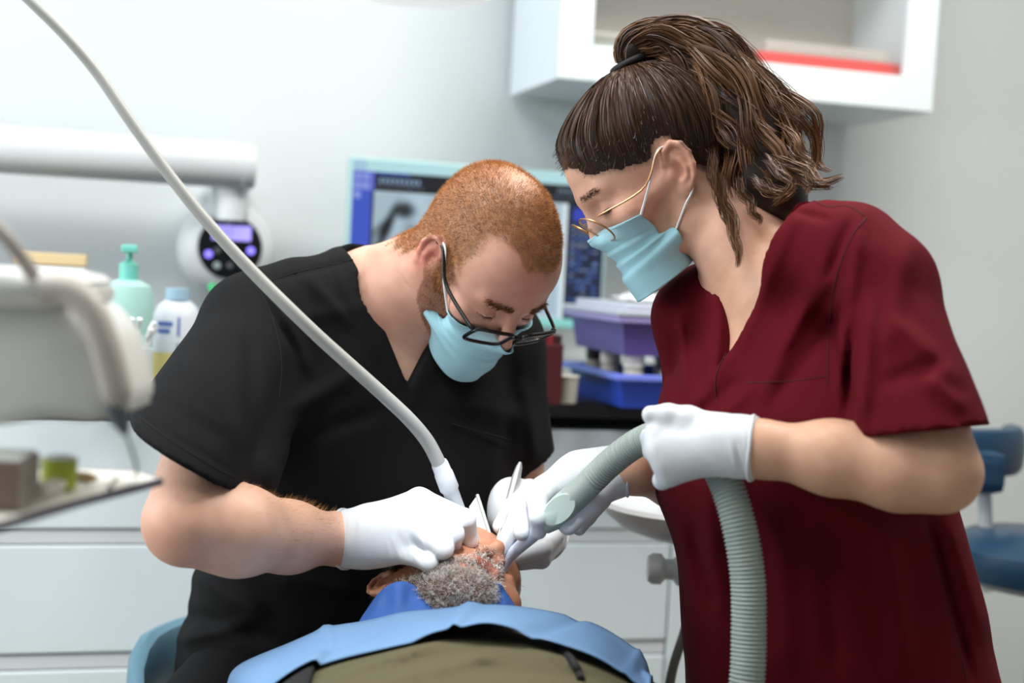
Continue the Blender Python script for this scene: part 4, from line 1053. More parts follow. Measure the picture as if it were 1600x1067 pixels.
earw = np.exp(-(np.linalg.norm(q - np.array([.079, .012, 0], np.float32), axis=1) / .03) ** 2); col = mixc(col, earw * .4, lin(214, 138, 114))
col = mixc(col, hmw * .8, lin(60, 42, 34))
vcol(me, 'skin_tone', col)
link('body', me, skin_mat('woman_skin'), woman)
# ---- hair: combed-back cap, strands over it, tie, wavy pony tail
def w_cap_loc(q):
    q = np.asarray(q, np.float32)
    kw = dict(HW.kw); kw.update(ears=False, detail=False, mouth=-1)
    d0 = head_sdf(q, **kw)
    m = sstep(w_hairline(q), -.006, .060)
    return d0 - (.0105 * m - .0008) - .0006 * m * np.sin(np.arctan2(q[:, 0], q[:, 1] - .03) * 60)
def w_cap(Q): return w_cap_loc(HW.loc(Q.astype(np.float32))) * HW.s
Vc, Fc = mesh_sdf(w_cap, axis(he[0] - .16, he[0] + .15, .0032), axis(he[1] - .13, he[1] + .13, .0032), axis(he[2] - .16, he[2] + .18, .0032))
qc = HW.loc(Vc.astype(np.float32)); keep = w_hairline(qc) > .004
Fc = Fc[keep[Fc].all(1)]; used = np.unique(Fc); rem = np.full(len(Vc), -1); rem[used] = np.arange(len(used)); Vc = Vc[used]; Fc = rem[Fc]; qc = qc[used]
def tone_hair(name):
    m = bpy.data.materials.new(name); m.use_nodes = True; nt = m.node_tree; b = nt.nodes['Principled BSDF']
    a = nt.nodes.new('ShaderNodeAttribute'); a.attribute_name = 'tone'; nt.links.new(a.outputs['Color'], b.inputs['Base Color'])
    b.inputs['Roughness'].default_value = .44; b.inputs['Specular IOR Level'].default_value = .34; return m
M_WHAIR = tone_hair('brown_hair')
HD, HLt = np.array(lin(46, 31, 23)), np.array(lin(146, 102, 66))
mec = npmesh('hair', Vc, Fc); vcol(mec, 'tone', np.tile(HD * .9, (len(Vc), 1)))
hair = link('hair', mec, M_WHAIR, woman)
def ribbons(name, paths, widths, cols, parent, seed=0):
    """paths (n, m, 3), widths (n,), cols (n, m, 3) -> one mesh of flat strands"""
    n, m, _ = paths.shape; r = np.random.default_rng(seed)
    T = np.gradient(paths, axis=1); T /= np.linalg.norm(T, axis=2, keepdims=True) + 1e-9
    S = np.cross(T, r.normal(size=(n, 1, 3))); S /= np.linalg.norm(S, axis=2, keepdims=True) + 1e-9
    tp = np.concatenate([[.15, .6], np.ones(m - 6), np.linspace(1, .15, 4)])[None, :, None] * np.asarray(widths)[:, None, None] / 2
    Vr = np.stack([paths - S * tp, paths + S * tp], 2).reshape(-1, 3)
    b = (np.arange(n)[:, None] * m + np.arange(m - 1)[None]).ravel() * 2
    Fr = np.stack([b, b + 1, b + 3, b + 2], 1)
    me = npmesh(name, Vr, Fr); vcol(me, 'tone', np.repeat(cols.reshape(-1, 3), 2, axis=0))
    o = link(name, me, M_WHAIR, parent); o['kind'] = 'stuff'; return o
rg = np.random.default_rng(3)
c0 = np.array([0, .012, .030]); tie = np.array([0, .046, .1400]); td = nrm(tie - c0)
rp, rn = scatter(qc.astype(float), Fc, (w_hairline(qc) > .004).astype(float), 3200, 4)
rd = (rp - c0); rd /= np.linalg.norm(rd, axis=1, keepdims=True); m_ = 16
ts = np.linspace(0, 1, m_); om = np.arccos(np.clip(rd @ td, -1, 1))[:, None]
D = (np.sin((1 - ts)[None] * om)[..., None] * rd[:, None] + np.sin(ts[None] * om)[..., None] * td[None, None]) / np.maximum(np.sin(om), 1e-3)[..., None]
D = np.where(om[..., None] < .08, td[None, None] + 0 * D, D); D /= np.linalg.norm(D, axis=2, keepdims=True)
tt = trace(w_cap_loc, c0[None], D.reshape(-1, 3)).reshape(len(rp), m_) + (.0004 + .0016 * rg.uniform(size=(len(rp), 1)))
pth = HW.wld((c0 + D * tt[..., None]).reshape(-1, 3)).reshape(len(rp), m_, 3)
mixv = rg.uniform(0, .30, (len(rp), 1, 1)) + np.zeros((1, m_, 1))
ribbons('combed_strands', pth, rg.uniform(.0005, .0011, len(rp)), HD * (1 - mixv) + HLt * mixv, hair, 5)
# fine short hairs along the hairline
bq = rp[np.argsort(w_hairline(rp.astype(np.float32)))[:900]]; tgt = nrm(tie) * .1
bt = tie[None] - bq; bt /= np.linalg.norm(bt, axis=1, keepdims=True)
strands('hairline_wisps', HW.wld(bq - bt * np.random.default_rng(9).uniform(.001, .010, (len(bq), 1))), (bt @ HW.R.T), bt, .022, .0005, hair_mat('wisp_hair', lin(44, 30, 22), lin(84, 60, 44)), hair, rnd=.14, seed=8)
tw = HW.wld(tie); tu = HW.R @ nrm(np.array([0, .12, 1.0])); t1 = nrm(np.cross(tu, (0, 1, 0))); t2 = np.cross(tu, t1)
MB().tube([tw + (t1 * math.cos(a) + t2 * math.sin(a)) * .0185 for a in np.linspace(0, 6.2832, 33)], .0042, 10, False).build('hair_tie', mat('black_elastic', lin(24, 20, 20), .7), hair, True)
guide = [(984, 100, 1.615, .014), (990, 74, 1.615, .018), (1036, 66, 1.615, .025), (1096, 104, 1.612, .044), (1148, 174, 1.600, .056), (1182, 240, 1.590, .065), (1206, 300, 1.58, .060)]
gp = np.array(spline([np.append(P(a, b, c), r) for a, b, c, r in guide], 30)); gc, gr = gp[:, :3], gp[:, 3]
mm = 30; paths = []; cols = []
for lk in range(120):
    a = rg.uniform(0, 6.28); rr_ = math.sqrt(rg.uniform(0.05, 1)); u_, v_ = rr_ * math.cos(a), rr_ * math.sin(a)
    end = min(1.0, rg.uniform(.74, 1.08)); ph, ph2 = rg.uniform(0, 6.28, 2); fr_ = rg.uniform(13, 22); am = rg.uniform(.003, .009); lt = max(0, rg.normal(.27, .25)); curl_out = rg.normal(0, .010)
    Tn = np.gradient(gc, axis=0); Tn /= np.linalg.norm(Tn, axis=1, keepdims=True)
    side = np.cross(Tn, np.array([0, 1.0, 0])); side /= np.linalg.norm(side, axis=1, keepdims=True); dep = np.cross(side, Tn)
    for k in range(42):
        du, dv = rg.normal(0, .11, 2); t = np.linspace(0, end, mm); i = t * 29
        ip = lambda A: np.stack([np.interp(i, np.arange(30), A[:, c]) for c in range(3)], 1)
        R_ = np.interp(i, np.arange(30), gr)[:, None]
        w_ = (am * np.minimum(1, t * 2.5) * (.7 + 1.1 * t ** 2))[:, None]; cl = (1 - .55 * t ** 2)[:, None]
        p = ip(gc) + ip(side) * ((u_ + du * cl) * R_ + w_ * np.sin(fr_ * t + ph)[:, None] + (curl_out * t ** 3)[:, None]) + ip(dep) * ((v_ + dv * cl) * R_ * .8 + w_ * np.cos(fr_ * t + ph2)[:, None])
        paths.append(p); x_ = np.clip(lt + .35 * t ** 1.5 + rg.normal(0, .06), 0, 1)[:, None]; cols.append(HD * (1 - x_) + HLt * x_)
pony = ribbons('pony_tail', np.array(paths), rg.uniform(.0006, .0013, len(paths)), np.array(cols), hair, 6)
del pony['kind']
def pony_core(Q):
    Q = Q.astype(np.float32); d = None
    for i in range(0, 29, 2): 
        e = rcone(Q, gc[i], gc[min(i + 2, 29)], gr[i] * .66, gr[min(i + 2, 29)] * .66); d = e if d is None else smin(d, e, .01)
    return d + .003 * vnoise(Q, 120, 9)
Vp, Fp = mesh_sdf(pony_core, axis(.05, .40, .006), axis(1.44, 1.74, .006), axis(1.17, 1.50, .006))
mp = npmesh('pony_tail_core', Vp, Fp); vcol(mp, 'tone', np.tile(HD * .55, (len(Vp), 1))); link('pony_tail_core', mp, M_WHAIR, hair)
# loose curls: in front of the collar, over the shoulder, wisps at the end
loose = []
for (pts, n, sp_) in (([(1118, 275, 1.530), (1132, 320, 1.530), (1148, 365, 1.520), (1153, 416, 1.505)], 60, .0035), ([(1150, 280, 1.53), (1172, 320, 1.522), (1188, 350, 1.515)], 40, .003), ([(1180, 280, 1.52), (1215, 300, 1.505), (1240, 296, 1.495)], 50, .004),
                      ([(1205, 250, 1.53), (1250, 262, 1.52), (1285, 285, 1.50), (1318, 276, 1.50)], 26, .004), ([(1210, 260, 1.53), (1255, 284, 1.51), (1300, 294, 1.50)], 26, .004), ([(1225, 230, 1.54), (1262, 262, 1.52), (1262, 300, 1.50)], 40, .005), ([(1112, 240, 1.535), (1120, 285, 1.535), (1136, 335, 1.53), (1150, 372, 1.52)], 50, .004), ([(1195, 250, 1.52), (1235, 290, 1.50), (1210, 318, 1.495)], 40, .004)):
    g_ = np.array(spline(PL(pts), 22)); tl = np.linspace(0, 1, 22)[:, None]
    for k in range(n):
        o_ = rg.normal(0, sp_, 3); ph = rg.uniform(0, 6.28)
        loose.append(g_ + o_[None] * (1 - .65 * tl ** 2) + .0022 * np.sin(tl * 15 + ph * .3) * np.array([[1, .5, .4]]))
x_ = np.clip(rg.normal(.22, .15, (len(loose), 1, 1)) + .3 * np.linspace(0, 1, 22)[None, :, None], 0, 1)
ribbons('loose_strands', np.array(loose), rg.uniform(.0006, .0011, len(loose)), HD * (1 - x_) + HLt * x_, hair, 7)
eb = (np.exp(-((z - .030 - .12 * np.maximum(0, .03 - ax_)) / .0032) ** 2) * sstep(ax_, .012, .018) * (1 - sstep(ax_, .044, .052)) * (y < -.055) * nearh)
ep_, en_ = scatter(V, Fq, eb * (eb > .25), 800, 3)
for s_ in (-1, 1):
    k_ = HW.loc(ep_.astype(np.float32))[:, 0] * s_ > 0
    strands('eyebrow', ep_[k_], en_[k_] * .4 + s_ * HW.R[:, 0][None] * .7 + HW.R[:, 1][None] * .7, en_[k_], .006, .00045, hair_mat('dark_brow_hair', lin(70, 46, 32), lin(110, 76, 52)), woman, rnd=.2, seed=3)
lashes(HW, woman, hair_mat('dark_lash_hair', lin(24, 16, 12), lin(40, 28, 22)), .011, -.45, .0012)
for s_ in (-1, 1):
    MB().lathe([(0.0001, -1), (.5, -.866), (.866, -.5), (1, 0), (.866, .5), (.5, .866), (.0001, 1)], (0, 0, 0), 20).build('eye', mat('eye_brown', lin(60, 44, 36), .1, coat=.5), woman).matrix_local = Matrix.Translation(Vector(HW.wld((s_ * .0345, -.0775, .0030)) - np.array(woman.location))) @ Matrix([list(r) for r in HW.R]).to_4x4() @ Matrix.Diagonal((.0115, .0118, .0042, 1))
M_GOLD = mat('gold_wire', lin(196, 150, 106), .3, metal=.8)
glasses(HW, woman, M_GOLD, .046, .042, .0011, zc=-.009, ymid=-.108, rnd=.95, tilt=-.50, lens_mat=M_LENS, drop=.002)
face_mask(HW, woman, top=-.014, bot=-.112, th=1.12, tent=.004, off=.003)

# ---- tunic
SB = P(1432, 672, 1.352); s_ax = nrm(P(1462, 720, 1.335) - WSL)
def w_plain(Q):
    d = loft(Q, wH, wR, torso_w)
    return smin(d, chain(Q, [P(1255, 392, 1.50), P(1330, 400, 1.45), WSL], [.054, .056, .056], .02), .03)
wvq = (raycast(w_plain, 1137, 548) - wN) @ wR; wvq2 = (raycast(w_plain, 1196, 385) - wN) @ wR
wv_slope = abs(wvq2[0] - wvq[0]) / (wvq2[2] - wvq[2]); print('woman V', wvq, wvq2, wv_slope)
whN = nrm((.16, -.10, -.98))
w_folds = [(1250, 320, 1150, 560, 10, 2), (1240, 330, 1300, 345, 6, -2), (1330, 340, 1290, 440, 6, -2.6), (1345, 350, 1310, 600, 10, 3), (1290, 400, 1180, 640, 16, 4), (1330, 470, 1200, 640, 14, -3.5), (1300, 430, 1210, 560, 12, 3), (1330, 500, 1325, 660, 9, -4.5), (1360, 470, 1345, 670, 13, 5), (1400, 500, 1500, 600, 16, 4), (1380, 600, 1480, 560, 14, -3), (1420, 380, 1380, 560, 18, 3), (1450, 590, 1510, 640, 12, 3), (1060, 480, 1075, 620, 7, 3.5), (1085, 470, 1100, 630, 8, -3), (1050, 520, 1055, 640, 6, -2), (1140, 550, 1080, 640, 12, 4), (1160, 590, 1090, 650, 10, -3), (1180, 600, 1120, 660, 10, 3), (1100, 760, 1130, 1000, 14, 4), (1140, 760, 1160, 1000, 12, -4), (1220, 800, 1230, 1060, 22, 5), (1290, 820, 1310, 1060, 20, -5), (1380, 830, 1420, 1060, 20, 5), (1450, 810, 1520, 1060, 6, -4), (1480, 810, 1540, 1000, 16, 4), (1080, 820, 1110, 960, 10, -3)]
def woman_top(Q):
    Q = Q.astype(np.float32)
    d = loft(Q, wH, wR, torso_w)
    d = smin(d, chain(Q, [P(1255, 392, 1.50), P(1330, 400, 1.45), WSL], [.054, .051, .050], .02), .03)
    d = smin(d, chain(Q, [P(1170, 455, 1.61), WSR], [.056, .056], .02), .03)
    sl = np.maximum(rcone(Q, WSL, SB + s_ax * .06, .051, .065), (Q - SB.astype(np.float32)) @ whN.astype(np.float32))
    cav = np.maximum(rcone(Q, WSL, SB + s_ax * .06, .034, .046), -.05 - (Q - SB.astype(np.float32)) @ s_ax.astype(np.float32))
    RB = P(1128, 650, 1.70); ax2 = nrm(RB - WSR)
    s2 = np.maximum(rcone(Q, WSR, RB + ax2 * .02, .056, .058), (Q - RB.astype(np.float32)) @ ax2.astype(np.float32))
    d = smin(d, s2, .03); d = smin(d, sl, .020)
    d = smax(d, -cav, .004)
    d = folds(Q, d, [f[:5] + (f[5] * 1.6,) for f in w_folds])
    near = np.abs(d) < .03
    if near.any():
        d = d.copy(); d[near] += .0018 * vnoise(Q[near], 40, 21) + .0005 * vnoise(Q[near], 100, 22)
    w = (Q - wN.astype(np.float32)) @ wR.astype(np.float32)
    xx = np.abs(w[:, 0] - wvq[0] + .006); hh = w[:, 2] - wvq[2] + .020
    vee = np.maximum(xx - wv_slope * hh, w[:, 1] - .015)
    band = np.exp(-((vee - .014) / .013) ** 2) * (w[:, 1] < .02) * .0022 * (hh > -.04)
    hole = chain(Q, [P(1215, 460, 1.565), P(1160, 385, 1.585), P(1085, 290, 1.61)], [.054, .056, .07], .02)
    return smax(smax(d - band, -vee, .003), -hole, .003)
V2, F2 = mesh_sdf(woman_top, axis(.05, .66, .0046), axis(1.25, 1.86, .0055), axis(.42, 1.30, .0048))
M_MAROON = mat('maroon_cotton', lin(88, 14, 25), .85, noise=.10, nscale=900, bump=.25, bscale=1400, spec=.1)
wtop = link('scrub_tunic', npmesh('scrub_tunic', V2, F2), M_MAROON, woman)
M_MSEAM = mat('maroon_thread', lin(66, 13, 22), .9)
seam(woman_top, [(1252, 300), (1290, 322), (1325, 322), (1350, 336)], 1.42, 'shoulder_seam', M_MSEAM, wtop)
seam(woman_top, [(1354, 340), (1330, 372), (1305, 440), (1295, 520), (1293, 600)], 1.40, 'armhole_seam', M_MSEAM, wtop)
seam(woman_top, [(1165, 598), (1230, 596), (1292, 588)], 1.45, 'pocket_edge', M_MSEAM, wtop)
seam(woman_top, [(1134, 552), (1118, 590), (1120, 630)], 1.46, 'front_seam', M_MSEAM, wtop, .0009)
seam(woman_top, [(1440, 800), (1468, 900), (1495, 1000), (1510, 1060)], 1.50, 'side_seam', M_MSEAM, wtop)
def woman_pants(Q):
    Q = Q.astype(np.float32); d = loft(Q, wH, wR, [(-.16, 0, 0, .17, .13), (-.06, 0, 0, .18, .14), (.06, 0, 0, .165, .12)])
    for hj in (wHL, wHR):
        ft = np.array([hj[0] + .02, hj[1], .08]); kn = np.array([hj[0] - .03, hj[1] - .02, .42])
        d = smin(d, chain(Q, [hj, kn, ft + np.array([0, 0, .03])], [.094, .068, .058], .03), .03)
    return np.maximum(d, .10 - Q[:, 2]) + .002 * vnoise(Q, 40, 15)
V3, F3 = mesh_sdf(woman_pants, axis(.1, .68, .014), axis(1.3, 1.9, .014), axis(.06, .84, .014))
link('trousers', npmesh('trousers', V3, F3), M_MAROON, woman)
tag(woman, 'person in maroon scrubs with a brown pony tail, gold glasses and face mask', 'person')

# ---- gloves
c1A = nrm(P(1120, 696, 1.39) - P(1186, 701, 1.375)); c1 = P(1183, 701, 1.376)
def glove_wl(Q):
    Q = Q.astype(np.float32)
    d = chain(Q, [P(1200, 702, 1.373), P(1150, 697, 1.382), P(1120, 694, 1.388)], [.0300, .0265, .0255], .02)
    for b, rb in ((P(1028, 680, 1.405), .0135), (P(1030, 702, 1.396), .0135), (P(1040, 724, 1.394), .0128), (P(1046, 743, 1.400), .0115)):
        d = smin(d, rcone(Q, P(1125, 696, 1.388) * .7 + P(1125, b is None and 0 or 696, 1.388) * .3, b, .022, rb), .012)
    d = smin(d, chain(Q, [P(1120, 676, 1.392), P(1075, 658, 1.398), P(1044, 650, 1.402), P(1017, 648, 1.406)], [.018, .0145, .0115, .0090], .006), .008)
    f1 = chain(Q, [P(1030, 682, 1.405), P(1018, 684, 1.432), P(1040, 690, 1.462)], [.0145, .0108, .0095], .004)
    f2 = chain(Q, [P(1032, 702, 1.400), P(1022, 704, 1.432), P(1050, 704, 1.464)], [.0142, .0108, .0095], .004)
    f3 = chain(Q, [P(1042, 722, 1.397), P(1036, 726, 1.428), P(1062, 720, 1.464)], [.0135, .0105, .0092], .004)
    f4 = chain(Q, [P(1046, 738, 1.400), P(1035, 750, 1.415), P(1060, 742, 1.45)], [.0120, .0092, .0085], .004)
    for f in (f1, f2, f3, f4): d = smin(d, f, .005)
    d = folds(Q, d, [(1150, 690, 1160, 735, 3, -.9), (1140, 688, 1150, 732, 3, .8), (1162, 670, 1170, 735, 3, .8), (1105, 715, 1130, 738, 4, .5)])
    return np.maximum(d, -((Q - c1.astype(np.float32)) @ c1A.astype(np.float32)))
g3 = glove('glove', glove_wl, P(1095, 698, 1.415), (.085, .085, .065), .0021, woman)
cuff_ring('cuff_rim', c1, c1A, glove_wl, g3, .0016)
c2A = nrm(P(905, 742, 1.605) - P(985, 733, 1.60)); c2 = P(982, 734, 1.60)
def glove_wr(Q):
    Q = Q.astype(np.float32)
    d = chain(Q, [P(1000, 732, 1.60), P(950, 738, 1.605), P(905, 744, 1.607), P(862, 760, 1.605)], [.0265, .0250, .0245, .0175], .02)
    th = chain(Q, [P(958, 752, 1.592), P(922, 786, 1.570), P(888, 820, 1.562)], [.0175, .0135, .0115], .008)
    d = smin(d, th, .012)
    A = chain(Q, [P(856, 764, 1.595), P(838, 782, 1.570), P(841, 808, 1.556), P(842, 830, 1.566)], [.0135, .0112, .0100, .0088], .004)
    Bf = chain(Q, [P(850, 762, 1.605), P(824, 790, 1.590), P(815, 832, 1.574)], [.0130, .0112, .0092], .004)
    Cf = chain(Q, [P(846, 762, 1.612), P(812, 806, 1.602), P(782, 858, 1.602)], [.0125, .0115, .0092], .004)
    Pk = chain(Q, [P(940, 780, 1.62), P(918, 808, 1.615), P(905, 826, 1.606)], [.0115, .0090, .0078], .004)
    for f in (A, Bf, Cf, Pk): d = smin(d, f, .0045)
    return np.maximum(d, -((Q - c2.astype(np.float32)) @ c2A.astype(np.float32)))
g4 = glove('glove', glove_wr, P(885, 782, 1.595), (.095, .075, .085), .0021, woman)
cuff_ring('cuff_rim', c2, c2A, glove_wr, g4, .0016)
# ------------------------------------------------------------------ the patient, lying back with the head away from the camera
HP = Head(P(690, 964, 1.625), (.54, -.17, .83), (.10, .97, .14), 1.0, mouth=.022)
pN = P(702, 985, 1.53); PX = -.010; pC = np.array([PX - .005, 1.36, .715]); pH = np.array([PX, .86, .66])
torso_p = [(-.05, 0, 0, .17, .105), (.10, 0, 0, .175, .115), (.25, 0, 0, .195, .118), (.40, 0, 0, .208, .115), (.52, 0, .004, .210, .108), (.60, 0, .008, .17, .088), (.66, 0, .008, .10, .06)]
pE1 = np.array([1.0, 0, 0]); pR = frame(x=pE1, z=nrm(pC - pH))           # x = patient's left, z = towards the head, y = up-facing reversed
pO = pH
pSL = np.array([PX + .165, 1.38, .70]); pSR = np.array([PX - .165, 1.38, .70])
def patient_body(Q):
    Q = Q.astype(np.float32)
    d = loft(Q, pO, pR, shrink(torso_p, .014), 2.0)
    d = smin(d, chain(Q, [np.array([PX - .01, 1.44, .73]), P(690, 958, 1.60)], [.062, .056], .02), .03)
    for s, sh in ((1, pSL), (-1, pSR)):
        el = sh + np.array([s * .06, -.30, -.06]); wr = el + np.array([-s * .10, -.22, .06])
        d = smin(d, chain(Q, [sh, el, wr], [.048, .04, .028], .02), .02)
        d = smin(d, chain(Q, [wr, wr + np.array([-s * .05, -.05, .01]), wr + np.array([-s * .09, -.08, -.005])], [.027, .026, .016], .015), .015)
        hp = pH + np.array([s * .085, 0, -.01]); kn = np.array([PX + s * .10, .43, .70]); ft = np.array([PX + s * .09, .04, .60])
        d = smin(d, chain(Q, [hp, kn, ft, ft + np.array([0, -.03, .12])], [.078, .055, .036, .03], .02), .03)
    m = np.linalg.norm(Q - HP.E.astype(np.float32), axis=1) < .22
    if m.any():
        d = d.copy(); d[m] = smin(d[m], HP.sdf(Q[m]), .02)
    return d
he = HP.E
V, Fq = mesh_sdf(patient_body, axis(-.42, .30, .011, [(he[0] - .11, he[0] + .13, .0028)]), axis(-.08, 1.80, .014, [(he[1] - .14, he[1] + .12, .0028)]), axis(.52, .95, .010, [(he[2] - .11, he[2] + .14, .0028)]))
patient = empty('person', (float(pH[0]), float(pH[1]), 0.60))
me = npmesh('body', V, Fq)
q = HP.loc(V.astype(np.float32)); ax_, y, z = np.abs(q[:, 0]), q[:, 1], q[:, 2]
nearh = (np.linalg.norm(q - np.array([0, 0, .01], np.float32), axis=1) < .16)
col = np.tile(np.array(lin(176, 122, 94), np.float32), (len(V), 1))
inside = (head_sdf(q, ears=False, detail=False, mouth=-1) < -.006) & (ax_ < .03) & nearh
lip = np.exp(-((np.abs(z + .060) - .014) / .008) ** 2) * (ax_ < .032) * (y < -.08) * nearh
col = mixc(col, lip.astype(np.float32) * .85, lin(206, 104, 92)); col = mixc(col, inside.astype(np.float32), lin(190, 74, 66))
pb = sstep(-z, .030, .044) * (1 - sstep(y, -.012, .004)) * nearh * (1 - np.clip(lip * 1.6, 0, 1)) * (1 - inside)
must = np.exp(-((z + .042) / .009) ** 2) * (ax_ < .04) * (y < -.075) * nearh
pb = np.clip(np.maximum(pb, must), 0, 1)
ph_ = sstep(y, -.034, -.020) * sstep(z - np.interp(y, [-.04, 0, .02, .05, .1], [-.03, .03, .03, -.03, -.05]), -.006, .006) * nearh * (1 - (np.linalg.norm(np.stack([ax_ - .078, y - .012, z], 1) / np.array([.02, .022, .036]), axis=1) < .95))
ph_ = np.maximum(ph_, sstep(z, .075, .085) * nearh)
col = mixc(col, pb * .6, lin(92, 70, 56)); col = mixc(col, ph_ * .85, lin(30, 24, 20))
vcol(me, 'skin_tone', col)
link('body', me, skin_mat('patient_skin'), patient)
bp_, bn_ = scatter(V, Fq, pb, 15000, 12)
grey = HP.loc(bp_.astype(np.float32)); gsel = (RNG.uniform(size=len(bp_)) < np.clip(1.1 - 9 * np.abs(grey[:, 0]) - 14 * np.maximum(0, -.090 - grey[:, 2]) - 6 * np.maximum(0, grey[:, 1] + .075), .10, .96))
bdir = bn_ * .8 + (HP.R @ np.array([0, -.25, -.5]))
strands('beard', bp_[~gsel] - bn_[~gsel] * .001, bdir[~gsel], bn_[~gsel], .0085, .0006, hair_mat('beard_dark', lin(30, 25, 22), lin(96, 78, 62)), patient, seg=5, curl=.16, rnd=.4, seed=12)
strands('grey_beard', bp_[gsel] - bn_[gsel] * .001, bdir[gsel], bn_[gsel], .0085, .0006, hair_mat('beard_grey', lin(176, 168, 158), lin(236, 233, 228)), patient, seg=5, curl=.16, rnd=.4, seed=13)
hp_, hn_ = scatter(V, Fq, ph_.astype(np.float32), 16000, 14)
strands('hair', hp_ - hn_ * .001, hn_ + (HP.R @ np.array([0, .3, .2])), hn_, .011, .0007, hair_mat('black_hair', lin(16, 13, 12), lin(44, 34, 28)), patient, seg=3, curl=.15, rnd=.4, seed=14)
# upper teeth inside the open mouth
tm = MB()
for i in range(8):
    a = (i - 3.5) * .155; c = HP.wld((.030 * math.sin(a), -.060 - .0285 * math.cos(a), -.0535))
    MB().box((0, 0, 0), (.0040, .0026, .0048), .0015, Matrix([list(r) for r in (HP.R @ np.array(Matrix.Rotation(a, 3, 'Z')))])).build('tooth', mat('enamel', lin(238, 234, 222), .25), patient).location = [float(v) for v in (c - np.array(patient.location))]
# ---- clothes: olive shirt, black jacket open at the front
p_folds = [(520, 1060, 700, 1000, 6, 2), (560, 1050, 760, 1010, 6, -2), (600, 1067, 800, 1018, 7, 2.2), (700, 1020, 900, 1030, 6, 1.5), (720, 1040, 940, 1060, 7, -2), (800, 1000, 930, 1050, 6, 1.6)]
def shirt(Q):
    Q = Q.astype(np.float32); d = loft(Q, pO, pR, torso_p, 2.0)
    d = smin(d, chain(Q, [np.array([PX - .01, 1.42, .725]), np.array([PX - .015, 1.50, .745])], [.07, .066], .02), .03)
    d = folds(Q, d, [f[:5] + (f[5] * 1.7,) for f in p_folds]) + .0012 * vnoise(Q, 60, 31)
    hole = rcone(Q, np.array([PX - .015, 1.53, .75]), np.array([PX, 1.70, .80]), .070, .08)
    return smax(d, -hole, .004)
V2, F2 = mesh_sdf(shirt, axis(-.30, .18, .008), axis(.78, 1.56, .009), axis(.55, .86, .006))
link('shirt', npmesh('shirt', V2, F2), mat('olive_cotton', lin(92, 88, 66), .85, noise=.10, nscale=500, bump=.2, bscale=900, spec=.2), patient)
def jacket(Q):
    Q = Q.astype(np.float32); d = loft(Q, pO, pR, [(h, cx, cy, a + .008, b + .008) for h, cx, cy, a, b in torso_p], 2.0)
    for s, sh in ((1, pSL), (-1, pSR)):
        el = sh + np.array([s * .06, -.30, -.06]); wr = el + np.array([-s * .10, -.22, .06])
        d = smin(d, np.maximum(chain(Q, [sh, el, wr], [.060, .053, .045], .02), (Q - wr.astype(np.float32)) @ nrm(wr - el).astype(np.float32)), .03)
    d = d + .002 * vnoise(Q, 45, 33)
    x = np.abs(Q[:, 0] - PX); open_ = np.maximum(x - .160, .70 - Q[:, 2])
    hole = rcone(Q, np.array([PX - .015, 1.50, .75]), np.array([PX, 1.70, .80]), .085, .09)
    return smax(smax(d, -open_, .006), -hole, .004)
V3, F3 = mesh_sdf(jacket, axis(-.42, .30, .008), axis(.62, 1.56, .009), axis(.54, .86, .0065))
link('jacket', npmesh('jacket', V3, F3), mat('black_jacket', lin(22, 22, 24), .8, noise=.1, nscale=400, bump=.15, bscale=900), patient)
cord = [p + np.array([0, -.001, .0015]) for p in raycasts(shirt, spline([(872, 1012), (890, 1030), (902, 1048), (908, 1064)], 14), .9)]
len(cord) > 2 and MB().tube(cord, .0040, 8).build('neck_cord', mat('black_cord', lin(20, 20, 20), .7), patient, True)
def jeans(Q):
    Q = Q.astype(np.float32); d = loft(Q, pO, pR, [(-.10, 0, 0, .165, .11), (.02, 0, 0, .18, .115), (.10, 0, 0, .18, .12)])
    for s in (1, -1):
        hp = pH + np.array([s * .085, 0, -.01]); kn = np.array([PX + s * .10, .43, .70]); ft = np.array([PX + s * .09, .08, .615])
        d = smin(d, chain(Q, [hp, kn, ft], [.09, .068, .052], .02), .03)
    return d + .002 * vnoise(Q, 45, 34)
V4, F4 = mesh_sdf(jeans, axis(-.32, .24, .014), axis(.0, 1.02, .014), axis(.50, .82, .014))
link('trousers', npmesh('trousers', V4, F4), mat('dark_denim', lin(40, 46, 62), .8), patient)
tag(patient, 'bearded person in olive shirt lying back under the gloved hands', 'person')

# ---- paper bib across the chest, its upper edge folded up round the neck
M_BIB = mat('bib_blue', lin(112, 148, 188), .7, noise=.03, nscale=120, bump=.1, bscale=500, spec=.25)
M_BIB2 = mat('bib_inner_blue', lin(54, 94, 164), .6, noise=.04, nscale=90, bump=.15, bscale=400, spec=.3)
def cover(Q): return np.minimum(shirt(Q), jacket(Q))
bib = empty('dental_bib', (-.06, 1.42, .70))
nu, nv = 91, 13
top_e = spline([(352, 1072), (372, 1041), (470, 995), (555, 971), (640, 956), (720, 946), (850, 951), (950, 985), (1003, 1023), (1022, 1075)], nu)
bot_e = spline([(385, 1120), (418, 1078), (500, 1066), (552, 1040), (630, 1008), (700, 982), (772, 975), (893, 1010), (985, 1060), (1012, 1110)], nu)
Vb = np.zeros((nu, nv, 3))
for i in range(nu):
    u = i / (nu - 1)
    for j in range(nv):
        t = j / (nv - 1)
        px_, py_ = bot_e[i] * (1 - t) + top_e[i] * t
        dd = 1.355 + .145 * t - .02 * abs(u - .5)
        cr_ = sum(a * math.exp(-((u - c) / .012) ** 2) for c, a in ((.27, .004), (.57, .005), (.72, -.004), (.88, .003)))
        p = P(px_, py_, dd); p[2] += cr_ + .0012 * math.sin(u * 40 + 3 * t); Vb[i, j] = p
for _ in range(8):
    fl_ = Vb.reshape(-1, 3); fl_[:, 2] += np.maximum(0, .004 - cover(fl_.astype(np.float32))) * .8
k = np.arange(nu * nv).reshape(nu, nv)
